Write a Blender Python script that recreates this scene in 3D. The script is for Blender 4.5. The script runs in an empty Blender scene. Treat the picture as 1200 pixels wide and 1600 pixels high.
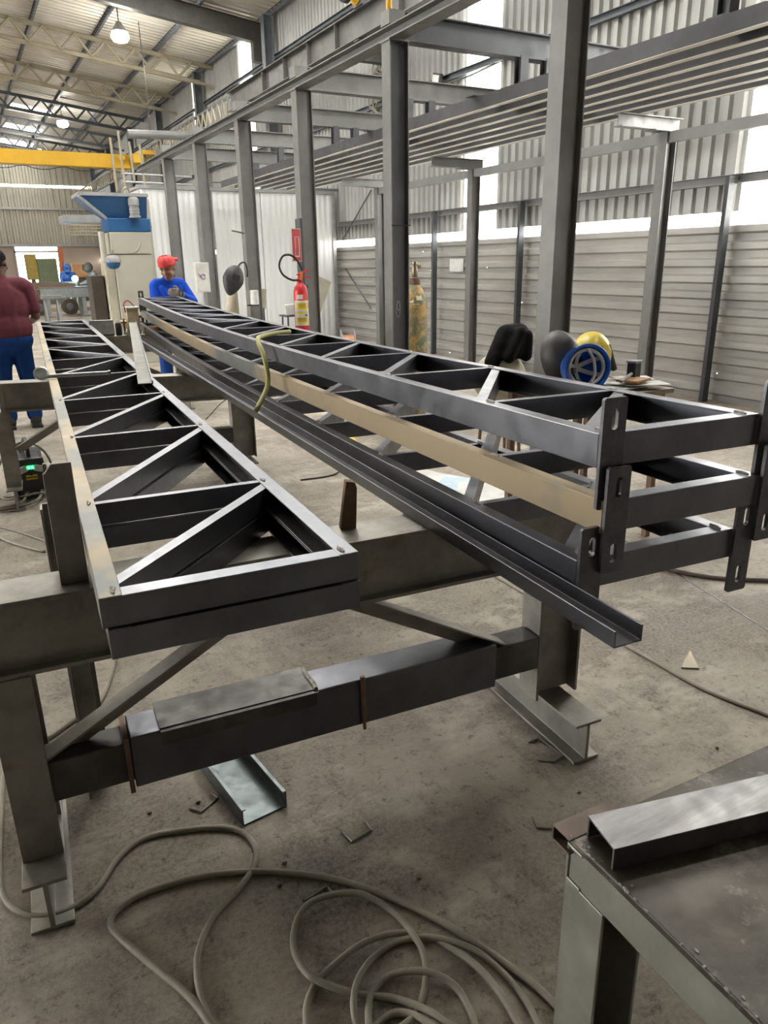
import bpy, bmesh, math, random
from mathutils import Vector as V, Matrix as M
random.seed(7)
SC = bpy.context.scene
COL = SC.collection
PI = math.pi

# ------------------------------------------------------------------ camera
F = 1150.0
H = 1.55
def _r(px, py): return V(((px-600)/F, -(py-800)/F, -1.0))
_up = -_r(650, 4200).normalized()
_y = _r(-68, 437).normalized(); _y = (_y - _up*_y.dot(_up)).normalized()
_x = _y.cross(_up)
RW = M((_x, _y, _up))                      # rows: world axes seen from the camera
CAMP = V((0, 0, H))
def ray(px, py): return RW @ _r(px, py)
def onz(px, py, z=0.0):
    d = ray(px, py); return CAMP + d*((z-H)/d.z)
def ony(px, py, y):
    d = ray(px, py); return CAMP + d*(y/d.y)
def onx(px, py, x):
    d = ray(px, py); return CAMP + d*(x/d.x)

cd = bpy.data.cameras.new('camera'); cam = bpy.data.objects.new('camera', cd); COL.objects.link(cam)
cd.sensor_fit = 'HORIZONTAL'; cd.sensor_width = 36; cd.lens = 36*F/1200
cd.clip_start = 0.05; cd.clip_end = 300
cam.matrix_world = M.Translation(CAMP) @ RW.to_4x4()
SC.camera = cam

# ------------------------------------------------------------------ materials
def nodes(name):
    m = bpy.data.materials.new(name); m.use_nodes = True
    nt = m.node_tree; nt.nodes.clear()
    out = nt.nodes.new('ShaderNodeOutputMaterial')
    return m, nt, out
def mix_rgb(nt, fac, a, b):
    n = nt.nodes.new('ShaderNodeMix'); n.data_type = 'RGBA'
    for sock, v in ((n.inputs[0], fac), (n.inputs[6], a), (n.inputs[7], b)):
        if isinstance(v, (int, float)): sock.default_value = v
        elif isinstance(v, tuple): sock.default_value = (*v, 1) if len(v) == 3 else v
        else: nt.links.new(v, sock)
    return n.outputs[2]
def noise(nt, scale, detail=4, rough=.6, stretch=None, coord='Object'):
    tc = nt.nodes.new('ShaderNodeTexCoord'); n = nt.nodes.new('ShaderNodeTexNoise')
    n.inputs['Scale'].default_value = scale; n.inputs['Detail'].default_value = detail; n.inputs['Roughness'].default_value = rough
    src = tc.outputs[coord]
    if stretch:
        mp = nt.nodes.new('ShaderNodeMapping'); mp.inputs['Scale'].default_value = stretch
        nt.links.new(src, mp.inputs['Vector']); src = mp.outputs[0]
    nt.links.new(src, n.inputs['Vector'])
    return n.outputs['Fac']
def ramp(nt, src, lo, hi, a=0.0, b=1.0):
    n = nt.nodes.new('ShaderNodeMapRange'); n.inputs['From Min'].default_value = lo; n.inputs['From Max'].default_value = hi
    n.inputs['To Min'].default_value = a; n.inputs['To Max'].default_value = b
    nt.links.new(src, n.inputs['Value']); return n.outputs[0]
def bump(nt, src, strength, dist=.01):
    n = nt.nodes.new('ShaderNodeBump'); n.inputs['Strength'].default_value = strength; n.inputs['Distance'].default_value = dist
    nt.links.new(src, n.inputs['Height']); return n.outputs[0]
def mat(name, base, rough=.5, metal=0.0, base2=None, scale=6, stretch=None, rust=None, rust_lo=.58, rvar=.12, bmp=0.0, spec=.5, rust_scale=4, mlo=.32, mhi=.68):
    m, nt, out = nodes(name)
    p = nt.nodes.new('ShaderNodeBsdfPrincipled'); nt.links.new(p.outputs[0], out.inputs[0])
    n = noise(nt, scale, 5, .65, stretch)
    c = mix_rgb(nt, ramp(nt, n, mlo, mhi), base, base2 or tuple(x*.72 for x in base))
    met = None
    if rust:
        rn = ramp(nt, noise(nt, rust_scale, 7, .7), rust_lo, rust_lo+.12)
        c = mix_rgb(nt, rn, c, rust)
        met = ramp(nt, rn, 0, 1, metal, metal*.15)
    nt.links.new(c, p.inputs['Base Color'])
    nt.links.new(ramp(nt, noise(nt, scale*3, 4), .3, .7, max(.29, rough-rvar), min(1, rough+rvar)), p.inputs['Roughness'])
    if met is not None: nt.links.new(met, p.inputs['Metallic'])
    else: p.inputs['Metallic'].default_value = metal
    p.inputs['Specular IOR Level'].default_value = spec
    if bmp: nt.links.new(bump(nt, noise(nt, scale*6, 6), bmp, .004), p.inputs['Normal'])
    return m
def emit(name, col, s):
    m, nt, out = nodes(name); e = nt.nodes.new('ShaderNodeEmission')
    e.inputs[0].default_value = (*col, 1); e.inputs[1].default_value = s
    nt.links.new(e.outputs[0], out.inputs[0]); return m

MT = {}
MT['steel']  = mat('mill_scale_steel', (.215,.22,.245), .36, .85, (.13,.135,.155), 5, (1,.35,1), rvar=.06)
MT['steel_dark'] = mat('dark_mill_steel', (.16,.165,.18), .42, .8, (.09,.09,.105), 4)
MT['steel_pale'] = mat('scuffed_bare_steel', (.34,.27,.175), .48, .45, (.165,.175,.17), 1.1, (1,.8,1), rvar=.08, mlo=.46, mhi=.56)
MT['bar_grey'] = mat('flat_bar_grey', (.20,.195,.175), .6, .2, (.15,.147,.135), 4)
MT['joist_edge'] = mat('window_lit_flange', (.72,.69,.62), .4, 0, (.60,.57,.51), 3)  # window light on the joist undersides is put into this pale colour
MT['joist_web'] = mat('joist_web_steel', (.075,.075,.08), .5, .3, (.055,.055,.06), 3)
MT['plate']  = mat('end_plate_steel', (.17,.17,.18), .45, .8, (.10,.10,.11), 20)
MT['bolt']   = mat('bolt_steel', (.3,.29,.28), .4, .9)
MT['horse']  = mat('worn_trestle_steel', (.33,.315,.28), .5, .55, (.18,.17,.155), 5, None, rust=(.17,.11,.07), rust_lo=.60, bmp=.1)
MT['horse_dark'] = mat('dark_trestle_steel', (.12,.115,.11), .5, .6, (.06,.057,.055), 7, None, rust=(.20,.12,.07), rust_lo=.62)
MT['rust']   = mat('rusty_steel', (.23,.15,.10), .7, .3, (.13,.085,.06), 9, bmp=.2)
MT['galv']   = mat('galvanised_channel', (.42,.45,.46), .36, .9, (.26,.30,.31), 14)
MT['galv_dark'] = mat('galvanised_shaded', (.15,.17,.175), .42, .8, (.09,.105,.11), 8)  # galvanised steel; the dark trestle underside it mirrors is put into the colour
MT['rust_dark'] = mat('brown_scale_steel', (.13,.095,.075), .55, .4, (.08,.06,.05), 9)
MT['weld']   = mat('weld_bead', (.36,.34,.31), .45, .8, (.12,.11,.10), 60, bmp=.5)
MT['bench']  = mat('oily_bench_steel', (.085,.072,.056), .42, .3, (.03,.026,.02), 3.5, None, rust=(.22,.20,.18), rust_lo=.55, rust_scale=11, bmp=.35, rvar=.16)
MT['bench_leg'] = mat('bench_leg_steel', (.33,.33,.29), .45, .6, (.22,.22,.19), 6, None, rust=(.42,.36,.22), rust_lo=.72, rust_scale=22)
MT['bench_in'] = mat('bench_leg_inside', (.16,.19,.21), .5, .5, (.11,.13,.145), 5)
MT['chan_top'] = mat('brushed_channel', (.27,.265,.275), .38, .85, (.15,.147,.15), 10, (.5,4,1))
MT['column'] = mat('grey_primer_column', (.225,.225,.22), .5, .35, (.175,.175,.175), 3)
MT['column_dark'] = mat('dark_frame_steel', (.10,.105,.115), .5, .4, (.075,.08,.088), 3)
MT['runway'] = mat('runway_grey', (.125,.12,.11), .55, .3, (.09,.088,.085), 2)
MT['rafter'] = mat('rafter_steel', (.085,.08,.073), .55, .2)
MT['lattice'] = mat('pale_lattice_paint', (.34,.30,.21), .6, .0, (.25,.225,.165), 2)
MT['purlin'] = mat('purlin_blue_grey', (.15,.165,.185), .6, .2)
MT['yellow'] = mat('crane_yellow', (.80,.47,.03), .5, 0, (.68,.38,.02), 1.5)
MT['roof']   = mat('roof_sheet', (.62,.58,.49), .5, .25, (.46,.44,.39), 1.0, (.3,2,1))
MT['sheet']  = mat('wall_sheet', (.40,.40,.385), .5, .35, (.32,.32,.31), 1.5, (1,1,.3))
MT['sheet_far'] = mat('far_wall_sheet', (.47,.44,.36), .6, .2, (.38,.355,.30), 1)
MT['white']  = mat('white_panel', (.86,.87,.87), .32, .0, (.78,.80,.80), 1.2, (3,3,.2))
MT['trim_grey'] = mat('panel_trim', (.40,.41,.41), .4, .4)
MT['beige']  = mat('machine_beige', (.42,.41,.345), .5, 0, (.37,.36,.30), 2)
MT['blue']   = mat('machine_blue', (.015,.085,.22), .35, 0, (.02,.10,.26), 3)
MT['tan']    = mat('tan_partition', (.46,.36,.23), .7, 0)
MT['wood']   = mat('raw_wood', (.45,.27,.13), .7, 0, (.33,.19,.09), 12, (1,8,1))
MT['black']  = mat('black_plastic', (.015,.015,.017), .4, 0)
MT['rubber'] = mat('black_rubber', (.02,.02,.02), .6, 0)
MT['grey_pl'] = mat('grey_plastic', (.25,.25,.25), .5, 0)
MT['cable']  = mat('dusty_grey_cable', (.30,.275,.22), .6, 0, (.21,.19,.15), 12)
MT['cable_dark'] = mat('dark_rubber_hose', (.10,.075,.055), .6, 0)
MT['rope']   = mat('yellow_green_hose', (.38,.36,.10), .5, 0, (.30,.29,.10), 9)
MT['red']    = mat('extinguisher_red', (.62,.025,.03), .32, 0)
MT['white_pl'] = mat('white_plastic', (.72,.72,.68), .45, 0)
MT['label_y'] = mat('yellow_label', (.80,.60,.05), .5, 0)
MT['copper'] = mat('copper_wire', (.55,.25,.14), .4, .8)
MT['cyl']    = mat('rusted_cylinder', (.27,.20,.10), .55, .1, (.10,.15,.11), 5, (1,1,.6), rust=(.46,.29,.10), rust_lo=.46, bmp=.1, rust_scale=9)
MT['brass']  = mat('valve_brass', (.35,.30,.2), .4, .8)
MT['helmet_blue'] = mat('blue_helmet', (.012,.16,.78), .32, 0)
MT['helmet_in'] = mat('blue_helmet_inside', (.012,.08,.55), .4, 0)
MT['strap']  = mat('white_strap', (.72,.74,.78), .5, 0)
MT['helmet_yellow'] = mat('yellow_helmet', (.78,.60,.02), .35, 0)
MT['mask']   = mat('grey_welding_mask', (.035,.035,.035), .5, 0)
MT['cloth_black'] = mat('black_cloth', (.010,.010,.011), .9, 0, bmp=.2, spec=.1)
MT['sack']   = mat('beige_cloth', (.50,.45,.34), .8, 0)
MT['tabletop'] = mat('worn_table_board', (.32,.26,.19), .6, 0, (.22,.18,.13), 9)
MT['paper']  = mat('paper', (.75,.75,.73), .6, 0)
MT['skin']   = mat('skin_tan', (.36,.19,.12), .5, 0, (.32,.165,.10), 6)
MT['skin_dark'] = mat('skin_brown', (.15,.075,.05), .5, 0)
MT['hair']   = mat('black_hair', (.010,.009,.009), .8, 0, spec=.1)
MT['maroon'] = mat('maroon_cotton', (.145,.043,.055), .85, 0, (.12,.034,.046), 6, bmp=.15, spec=.15)
MT['trouser'] = mat('blue_work_trousers', (.012,.052,.22), .8, 0, (.009,.04,.17), 6, bmp=.15, spec=.15)
MT['shirt_blue'] = mat('blue_work_shirt', (.012,.075,.50), .8, 0, (.01,.06,.42), 7, bmp=.15, spec=.15)
MT['boot']   = mat('dark_boot', (.03,.028,.025), .6, 0)
MT['bandana'] = mat('red_bandana', (.60,.02,.03), .75, 0, (.68,.09,.09), 30)
MT['glove']  = mat('grey_leather_glove', (.20,.17,.14), .8, 0)
MT['work_grey'] = mat('grey_workwear', (.22,.21,.19), .8, 0, spec=.15)
MT['mgreen'] = mat('faded_green_paint', (.18,.22,.13), .6, 0)
MT['orange'] = mat('orange_red_post', (.55,.16,.06), .6, 0)
MT['far_dark'] = mat('far_machine_dark', (.12,.10,.08), .6, .2)
MT['pallet_wood'] = mat('stacked_pale_timber', (.45,.36,.25), .7, 0)
MT['spot_blue'] = mat('blue_hood', (.03,.13,.45), .4, 0)
MT['ground'] = mat('outdoor_ground', (.62,.60,.55), .9, 0)
MT['led']    = emit('lamp_glow', (1,1,.95), 22)
MT['green_led'] = emit('green_display', (.02,.85,.25), 1.3)
MT['arc']    = emit('welding_arc', (.35,.75,1), 60)
MT['chalk']  = mat('chalk', (.6,.6,.6), .9, 0)

# concrete floor: stains, pale dust patches, fine grain
m, nt, out = nodes('concrete_floor'); p = nt.nodes.new('ShaderNodeBsdfPrincipled'); nt.links.new(p.outputs[0], out.inputs[0])
c = mix_rgb(nt, ramp(nt, noise(nt, .8, 9, .62), .42, .58), (.345,.305,.25), (.185,.158,.128))
c = mix_rgb(nt, ramp(nt, noise(nt, 2.3, 10, .75), .50, .60, 0, .8), c, (.115,.098,.08))
c = mix_rgb(nt, ramp(nt, noise(nt, 1.7, 10, .72, (1,1.5,1)), .53, .62, 0, .8), c, (.46,.41,.345))
c = mix_rgb(nt, ramp(nt, noise(nt, 6, 9, .78, (1,.35,1)), .53, .64, 0, .7), c, (.12,.10,.085))
c = mix_rgb(nt, ramp(nt, noise(nt, 5, 9, .78, (.3,1,1)), .54, .64, 0, .6), c, (.44,.40,.34))
c = mix_rgb(nt, ramp(nt, noise(nt, 19, 8, .8), .55, .62, 0, .8), c, (.06,.05,.04))
c = mix_rgb(nt, ramp(nt, noise(nt, 70, 5, .8), .42, .58, 0, .5), c, (.40,.355,.295))
nt.links.new(c, p.inputs['Base Color'])
nt.links.new(ramp(nt, noise(nt, 1.7, 6), .35, .65, .48, .82), p.inputs['Roughness'])
p.inputs['Specular IOR Level'].default_value = .45
nt.links.new(bump(nt, noise(nt, 14, 10, .8), .55, .014), p.inputs['Normal'])
MT['floor'] = m
# lower cladding: galvanised sheet with pin holes that let daylight through
m, nt, out = nodes('pierced_cladding'); p = nt.nodes.new('ShaderNodeBsdfPrincipled')
c = mix_rgb(nt, ramp(nt, noise(nt, 1.6, 6, .6, (1,.5,3)), .35, .65), (.44,.43,.40), (.33,.32,.30))
nt.links.new(c, p.inputs['Base Color']); p.inputs['Metallic'].default_value = .35; p.inputs['Roughness'].default_value = .48
tc = nt.nodes.new('ShaderNodeTexCoord'); vo = nt.nodes.new('ShaderNodeTexVoronoi'); vo.inputs['Scale'].default_value = 3.2
nt.links.new(tc.outputs['Object'], vo.inputs['Vector'])
lt = nt.nodes.new('ShaderNodeMath'); lt.operation = 'LESS_THAN'; lt.inputs[1].default_value = .03
nt.links.new(vo.outputs['Distance'], lt.inputs[0])
tr = nt.nodes.new('ShaderNodeBsdfTransparent'); mx = nt.nodes.new('ShaderNodeMixShader')
nt.links.new(lt.outputs[0], mx.inputs[0]); nt.links.new(p.outputs[0], mx.inputs[1]); nt.links.new(tr.outputs[0], mx.inputs[2])
nt.links.new(mx.outputs[0], out.inputs[0]); MT['sheet_low'] = m
# translucent fibreglass sheet
m, nt, out = nodes('translucent_sheet'); tr = nt.nodes.new('ShaderNodeBsdfTransparent'); tl = nt.nodes.new('ShaderNodeBsdfTranslucent')
tl.inputs[0].default_value = (.95,.95,.92,1); tr.inputs[0].default_value = (.97,.97,.95,1); mx = nt.nodes.new('ShaderNodeMixShader'); mx.inputs[0].default_value = .45
nt.links.new(tr.outputs[0], mx.inputs[1]); nt.links.new(tl.outputs[0], mx.inputs[2]); nt.links.new(mx.outputs[0], out.inputs[0]); MT['trans'] = m

# ------------------------------------------------------------------ mesh builder
class MB:
    def __init__(s): s.v = []; s.f = []
    def add(s, vs, fs):
        o = len(s.v); s.v += [V(x) for x in vs]; s.f += [tuple(i+o for i in f) for f in fs]; return s
    def box(s, c, size, R=None):
        c = V(c); x, y, z = (k/2 for k in size)
        vs = [V((a*x, b*y, d*z)) for a in (-1,1) for b in (-1,1) for d in (-1,1)]
        if R is not None: vs = [R @ q for q in vs]
        return s.add([c+q for q in vs], [(0,1,3,2),(4,6,7,5),(0,4,5,1),(2,3,7,6),(0,2,6,4),(1,5,7,3)])
    def bb(s, a, b):
        a, b = V(a), V(b); return s.box((a+b)/2, tuple(abs(k) for k in (b-a)))
    def path(s, prof, pts, side, up=None, cap=True):
        """sweep a 2D profile (a along side, b along up) through pts"""
        pts = [V(q) for q in pts]; side = V(side).normalized()
        n = len(prof); vs = []; fs = []
        for i, q in enumerate(pts):
            d = (pts[min(i+1, len(pts)-1)] - pts[max(i-1, 0)]).normalized()
            sd = (side - d*side.dot(d)).normalized()
            u = V(up) if up is not None else sd.cross(d)
            if up is None and u.z < 0: u = -u
            vs += [q + sd*a + u*b for a, b in prof]
        for i in range(len(pts)-1):
            for k in range(n): fs.append((i*n+k, i*n+(k+1)%n, (i+1)*n+(k+1)%n, (i+1)*n+k))
        if cap:
            fs.append(tuple(range(n))); fs.append(tuple((len(pts)-1)*n+k for k in range(n)))
        return s.add(vs, fs)
    def tube(s, pts, r, n=10, cap=True, closed=False):
        pts = [V(q) for q in pts]; vs = []; fs = []; N = len(pts)
        ref = V((0,0,1))
        prev = None
        for i, q in enumerate(pts):
            d = (pts[(i+1) % N if closed else min(i+1, N-1)] - pts[(i-1) % N if closed else max(i-1, 0)])
            d = d.normalized() if d.length > 1e-9 else V((0,0,1))
            a = (prev - d*prev.dot(d)) if prev is not None else (ref - d*ref.dot(d))
            if a.length < 1e-4: a = V((1,0,0)) - d*d.x
            a.normalize(); prev = a; b = d.cross(a)
            rr = r[i] if isinstance(r, (list, tuple)) else r
            vs += [q + (a*math.cos(2*PI*k/n) + b*math.sin(2*PI*k/n))*rr for k in range(n)]
        for i in range(N if closed else N-1):
            j = (i+1) % N
            for k in range(n): fs.append((i*n+k, i*n+(k+1)%n, j*n+(k+1)%n, j*n+k))
        if cap and not closed: fs.append(tuple(range(n))[::-1]); fs.append(tuple((N-1)*n+k for k in range(n)))
        return s.add(vs, fs)
    def lathe(s, prof, o, axis=(0,0,1), n=24):
        """prof: (radius, height) along axis"""
        o = V(o); ax = V(axis).normalized(); q = ax.to_track_quat('Z', 'Y').to_matrix()
        vs = []; fs = []
        for r, h in prof: vs += [o + q @ V((r*math.cos(2*PI*k/n), r*math.sin(2*PI*k/n), h)) for k in range(n)]
        for i in range(len(prof)-1):
            for k in range(n): fs.append((i*n+k, i*n+(k+1)%n, (i+1)*n+(k+1)%n, (i+1)*n+k))
        fs.append(tuple(range(n))[::-1]); fs.append(tuple((len(prof)-1)*n+k for k in range(n)))
        return s.add(vs, fs)
    def ell(s, c, r, R=None, n=16, m=10):
        c = V(c); vs = []; fs = []
        for i in range(m+1):
            t = PI*i/m
            for k in range(n):
                q = V((r[0]*math.sin(t)*math.cos(2*PI*k/n), r[1]*math.sin(t)*math.sin(2*PI*k/n), r[2]*math.cos(t)))
                vs.append(c + (R @ q if R is not None else q))
        for i in range(m):
            for k in range(n): fs.append((i*n+k, (i+1)*n+k, (i+1)*n+(k+1)%n, i*n+(k+1)%n))
        return s.add(vs, fs)
    def caps(s, a, b, ra, rb, n=12):
        a, b = V(a), V(b); d = (b-a); L = d.length; d = d.normalized() if L > 1e-6 else V((0,0,1))
        prof = [(ra*math.sin(t), -ra*math.cos(t)) for t in [PI/2*k/4 for k in range(0,5)]]
        prof += [(rb*math.cos(t), L + rb*math.sin(t)) for t in [PI/2*k/4 for k in range(0,5)]]
        prof[0] = (.0005, prof[0][1]); prof[-1] = (.0005, prof[-1][1])
        return s.lathe(prof, a, d, n)
    def mesh(s, name):
        me = bpy.data.meshes.new(name); me.from_pydata([tuple(q) for q in s.v], [], s.f)
        bm = bmesh.new(); bm.from_mesh(me); bmesh.ops.recalc_face_normals(bm, faces=bm.faces); bm.to_mesh(me); bm.free()
        return me
def loc_of(o): return M.Translation(o.location) @ o.rotation_euler.to_matrix().to_4x4()
def world_of(o):
    w = o.matrix_parent_inverse @ loc_of(o) if o.parent else loc_of(o)
    return world_of(o.parent) @ w if o.parent else w
def attach(o, parent):
    o.parent = parent; o.matrix_parent_inverse = world_of(parent).inverted()
def obj(name, mb, m, parent=None, smooth=False, bevel=0, label=None):
    me = mb if isinstance(mb, bpy.types.Mesh) else mb.mesh(name)
    o = bpy.data.objects.new(name, me); COL.objects.link(o)
    me.materials.clear(); me.materials.append(MT[m] if isinstance(m, str) else m)
    if smooth:
        for pl in me.polygons: pl.use_smooth = True
        if smooth == 'auto': me.set_sharp_from_angle(angle=.7)
    if bevel:
        b = o.modifiers.new('bevel', 'BEVEL'); b.width = bevel; b.segments = 2; b.limit_method = 'ANGLE'; b.angle_limit = .6
    if parent is not None: attach(o, parent)
    if label: o['label'] = label
    return o
def thing(name, label, cat, loc=(0,0,0), group=None):
    o = bpy.data.objects.new(name, None); COL.objects.link(o); o.location = V(loc); o.empty_display_size = .1
    return tag(o, label, cat, group)
def tag(o, label, cat, group=None, kind='thing'):
    o['label'] = label; o['category'] = cat; o['kind'] = kind
    if group: o['group'] = group
    return o
def struct(name, mb, m, label=None, smooth=False):
    o = obj(name, mb, m, smooth=smooth); o['kind'] = 'structure'
    if label: o['label'] = label
    return o
def kids(o): return [c for c in COL.objects if c.parent == o]
def dup(root, delta, label=None, group=None):
    allo = list(COL.objects)
    r = root.copy(); COL.objects.link(r); r.location = root.location + V(delta)
    if label: r['label'] = label
    if group: r['group'] = group
    for ch in allo:
        if ch.parent == root:
            c2 = ch.copy(); COL.objects.link(c2); c2.parent = r; c2.matrix_parent_inverse = ch.matrix_parent_inverse.copy()
            for g in allo:
                if g.parent == ch:
                    d = g.copy(); COL.objects.link(d); d.parent = c2; d.matrix_parent_inverse = g.matrix_parent_inverse.copy()
    return r
def smooth_pts(pts, k=8, closed=False):
    P = [V(q) for q in pts]; out = []; N = len(P)
    rng = range(N if closed else N-1)
    for i in rng:
        a = P[(i-1) % N] if closed or i > 0 else P[0]*2-P[1]
        b, c2 = P[i], P[(i+1) % N]
        d = P[(i+2) % N] if closed or i+2 < N else P[-1]*2-P[-2]
        for j in range(k):
            t = j/k
            out.append(.5*((2*b)+(c2-a)*t+(2*a-5*b+4*c2-d)*t*t+(3*b-a-3*c2+d)*t**3))
    if not closed: out.append(P[-1])
    return out
def Cprof(h, w, t):   # web on a=0, flanges towards +a, top at b=0
    return [(0,0),(w,0),(w,-t),(t,-t),(t,-h+t),(w,-h+t),(w,-h),(0,-h)]
def Iprof(h, w, tf, tw):   # centred on a, top at b=0
    a = w/2; c = tw/2
    return [(-a,0),(a,0),(a,-tf),(c,-tf),(c,-h+tf),(a,-h+tf),(a,-h),(-a,-h),(-a,-h+tf),(-c,-h+tf),(-c,-tf),(-a,-tf)]
def Rprof(w, h): return [(-w/2,0),(w/2,0),(w/2,-h),(-w/2,-h)]
def holed_plate(outer, holes, o, ax, ay, thick):
    """flat plate with real holes; 2D loops on axes ax, ay, thickness along ax x ay"""
    bm = bmesh.new(); o = V(o); ax = V(ax); ay = V(ay); nz = ax.cross(ay).normalized()
    ed = []
    for lp in [outer]+holes:
        vs = [bm.verts.new(o+ax*a+ay*b) for a, b in lp]
        ed += [bm.edges.new((vs[i], vs[(i+1) % len(vs)])) for i in range(len(vs))]
    bmesh.ops.triangle_fill(bm, edges=ed, use_beauty=True, use_dissolve=False)
    r = bmesh.ops.extrude_face_region(bm, geom=bm.faces[:])
    bmesh.ops.translate(bm, verts=[g for g in r['geom'] if isinstance(g, bmesh.types.BMVert)], vec=nz*thick)
    bmesh.ops.recalc_face_normals(bm, faces=bm.faces)
    me = bpy.data.meshes.new('end_plate'); bm.to_mesh(me); bm.free(); return me
def slot(cx, cy, w, h, n=6):
    r = w/2; L = []
    for k in range(n+1): t = PI*k/n; L.append((cx+r*math.cos(t), cy+h/2-r+r*math.sin(t)))
    for k in range(n+1): t = PI+PI*k/n; L.append((cx+r*math.cos(t), cy-h/2+r+r*math.sin(t)))
    return L
def corrugated(o, run, across, length, rises, up, pitch, depth, kind='trap'):
    """sheet: ribs run along `run` (rises = list of stations along it), repeated along `across`"""
    mb = MB(); o = V(o); run = V(run); across = V(across); up = V(up); n = int(round(length/pitch)); st = []
    for i in range(n):
        for f, d in (((0,0),(.38,0),(.5,1),(.88,1)) if kind == 'trap' else ((0,0),(.5,0),(.62,1),(.88,1))): st.append(((i+f)*pitch, d*depth))
    st.append((n*pitch, 0)); vs = []; fs = []; m = len(st)
    for r_ in rises: vs += [o+run*r_+across*a+up*d for a, d in st]
    for j in range(len(rises)-1):
        for i in range(m-1): fs.append((j*m+i, j*m+i+1, (j+1)*m+i+1, (j+1)*m+i))
    return mb.add(vs, fs)
def baked(name, mb, voxel, m, parent=None, sm=4, fac=.5, label=None):
    """fuse overlapping volumes into one continuous smooth skin"""
    me = mb.mesh(name); t = bpy.data.objects.new('tmp', me); COL.objects.link(t)
    r = t.modifiers.new('r', 'REMESH'); r.mode = 'VOXEL'; r.voxel_size = voxel
    if sm: k = t.modifiers.new('s', 'SMOOTH'); k.iterations = sm; k.factor = fac
    dg = bpy.context.evaluated_depsgraph_get(); dg.update()
    ne = bpy.data.meshes.new_from_object(t.evaluated_get(dg)); ne.name = name
    bpy.data.objects.remove(t)
    return obj(name, ne, m, parent, smooth=True, label=label)
def dirs(deg):
    t = math.radians(deg); return V((math.sin(t), math.cos(t), 0)), V((math.cos(t), -math.sin(t), 0))
Z = V((0,0,1))
# ------------------------------------------------------------------ the hall
WX = 7.4
def zroof(x): return 7.94-.12*x if x >= -3 else 8.3+.12*(x+3)
struct('floor', MB().bb((-14,-6,-.12),(WX+.12,46.4,0)), 'floor')
struct('ground', MB().bb((-60,-40,-.3),(60,120,-.14)), 'ground')
# joints in the slab
j = MB()
a, b = onz(960,835), onz(1200,985); d = (b-a).normalized()
j.path(Rprof(.008,.004), [a-d*3+Z*.002, b+d*2+Z*.002], d.cross(Z), Z)
struct('trim_1', j, 'black')
# right wall, upper sheets with vertical ribs; translucent strips let the daylight in
STR = [(3.9,5.55),(9.75,10.62),(20.0,20.95),(24.55,25.4)]
w = MB(); y0 = -6.0
for a, b in STR+[(46.4,None)]:
    w_ = corrugated((WX,y0,0), Z, (0,1,0), a-y0, [2.02,6.99], (-1,0,0), (a-y0)/max(1,round((a-y0)/.165)), .04)
    w.add(w_.v, w_.f); y0 = b
struct('wall_right', w, 'sheet')
for k, (a, b) in enumerate(STR):
    w_ = corrugated((WX,a,0), Z, (0,1,0), b-a, [1.9 if k == 0 else 2.02, 6.99], (-1,0,0), (b-a)/round((b-a)/.2), .04)
    struct('window_%d' % (k+1), w_, 'trans')
struct('wall_right_lower', corrugated((WX,-6,0), (0,1,0), Z, 1.9, [0,52.4], (-1,0,0), 1.9/11, .035), 'sheet_low')
# rails of the right wall
def wall_rail(z, y0, y1, h=.09, t=.06, dx=.05):
    return MB().path(Cprof(h, t, .006), [(WX-dx,y0,z),(WX-dx,y1,z)], (-1,0,0), Z)
struct('trim_2', wall_rail(2.38,-6,15.2), 'column')
struct('trim_3', wall_rail(4.35,-6,46), 'purlin')
struct('trim_4', wall_rail(6.15,-6,46), 'purlin')
# far wall: low block wall with the bright doorway, ribbed sheets above in two bands
DX0, DX1, DZ = 3.0, 5.1, 2.64
fw = MB().bb((-13,46,0),(DX0,46.2,2.7)).bb((DX1,46,0),(WX,46.2,2.7)).bb((DX0,46,DZ),(DX1,46.2,2.7))
struct('wall_far', fw, mat('far_block_wall', (.42,.34,.28), .85, 0, (.36,.29,.24), 1))
for z0, z1 in ((2.75,4.5),(4.58,5.6),(5.72,8.2)):
    struct('wall_far_sheet', corrugated((-13,46,0), Z, (1,0,0), 20.4, [z0,z1], (0,-1,0), .3, .06), 'sheet_far')
for k, z in enumerate((2.72, 4.55)): struct('trim_%d' % (5+k), MB().bb((-13,45.85,z-.06),(WX,46,z+.06)), 'trim_grey')
dfr = MB().bb((DX0-.08,45.9,0),(DX0,46.2,DZ)).bb((DX1,45.9,0),(DX1+.08,46.2,DZ)).bb((DX0-.08,45.9,DZ-.3),(DX1+.08,46.2,DZ-.2))
struct('door_1', dfr, 'trim_grey')
# left side: unseen wall, its gap placed to let daylight in; back wall behind the viewer
wl = corrugated((-13,-6,0), Z, (0,1,0), 12, [0,7.1], (1,0,0), .4, .04)
for ya, yb, zb in ((6,17,5.2),(17,46.4,0)):
    w_ = corrugated((-13,ya,0), Z, (0,1,0), yb-ya, [zb,7.1], (1,0,0), .4, .04); wl.add(w_.v, w_.f)
struct('wall_left', wl, 'sheet')
struct('wall_back', MB().bb((-13,-6.15,0),(WX,-6,8.2)), mat('back_block_wall', (.16,.145,.13), .9))  # unseen wall, darkened so the steel fronts mirror something dark
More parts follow.
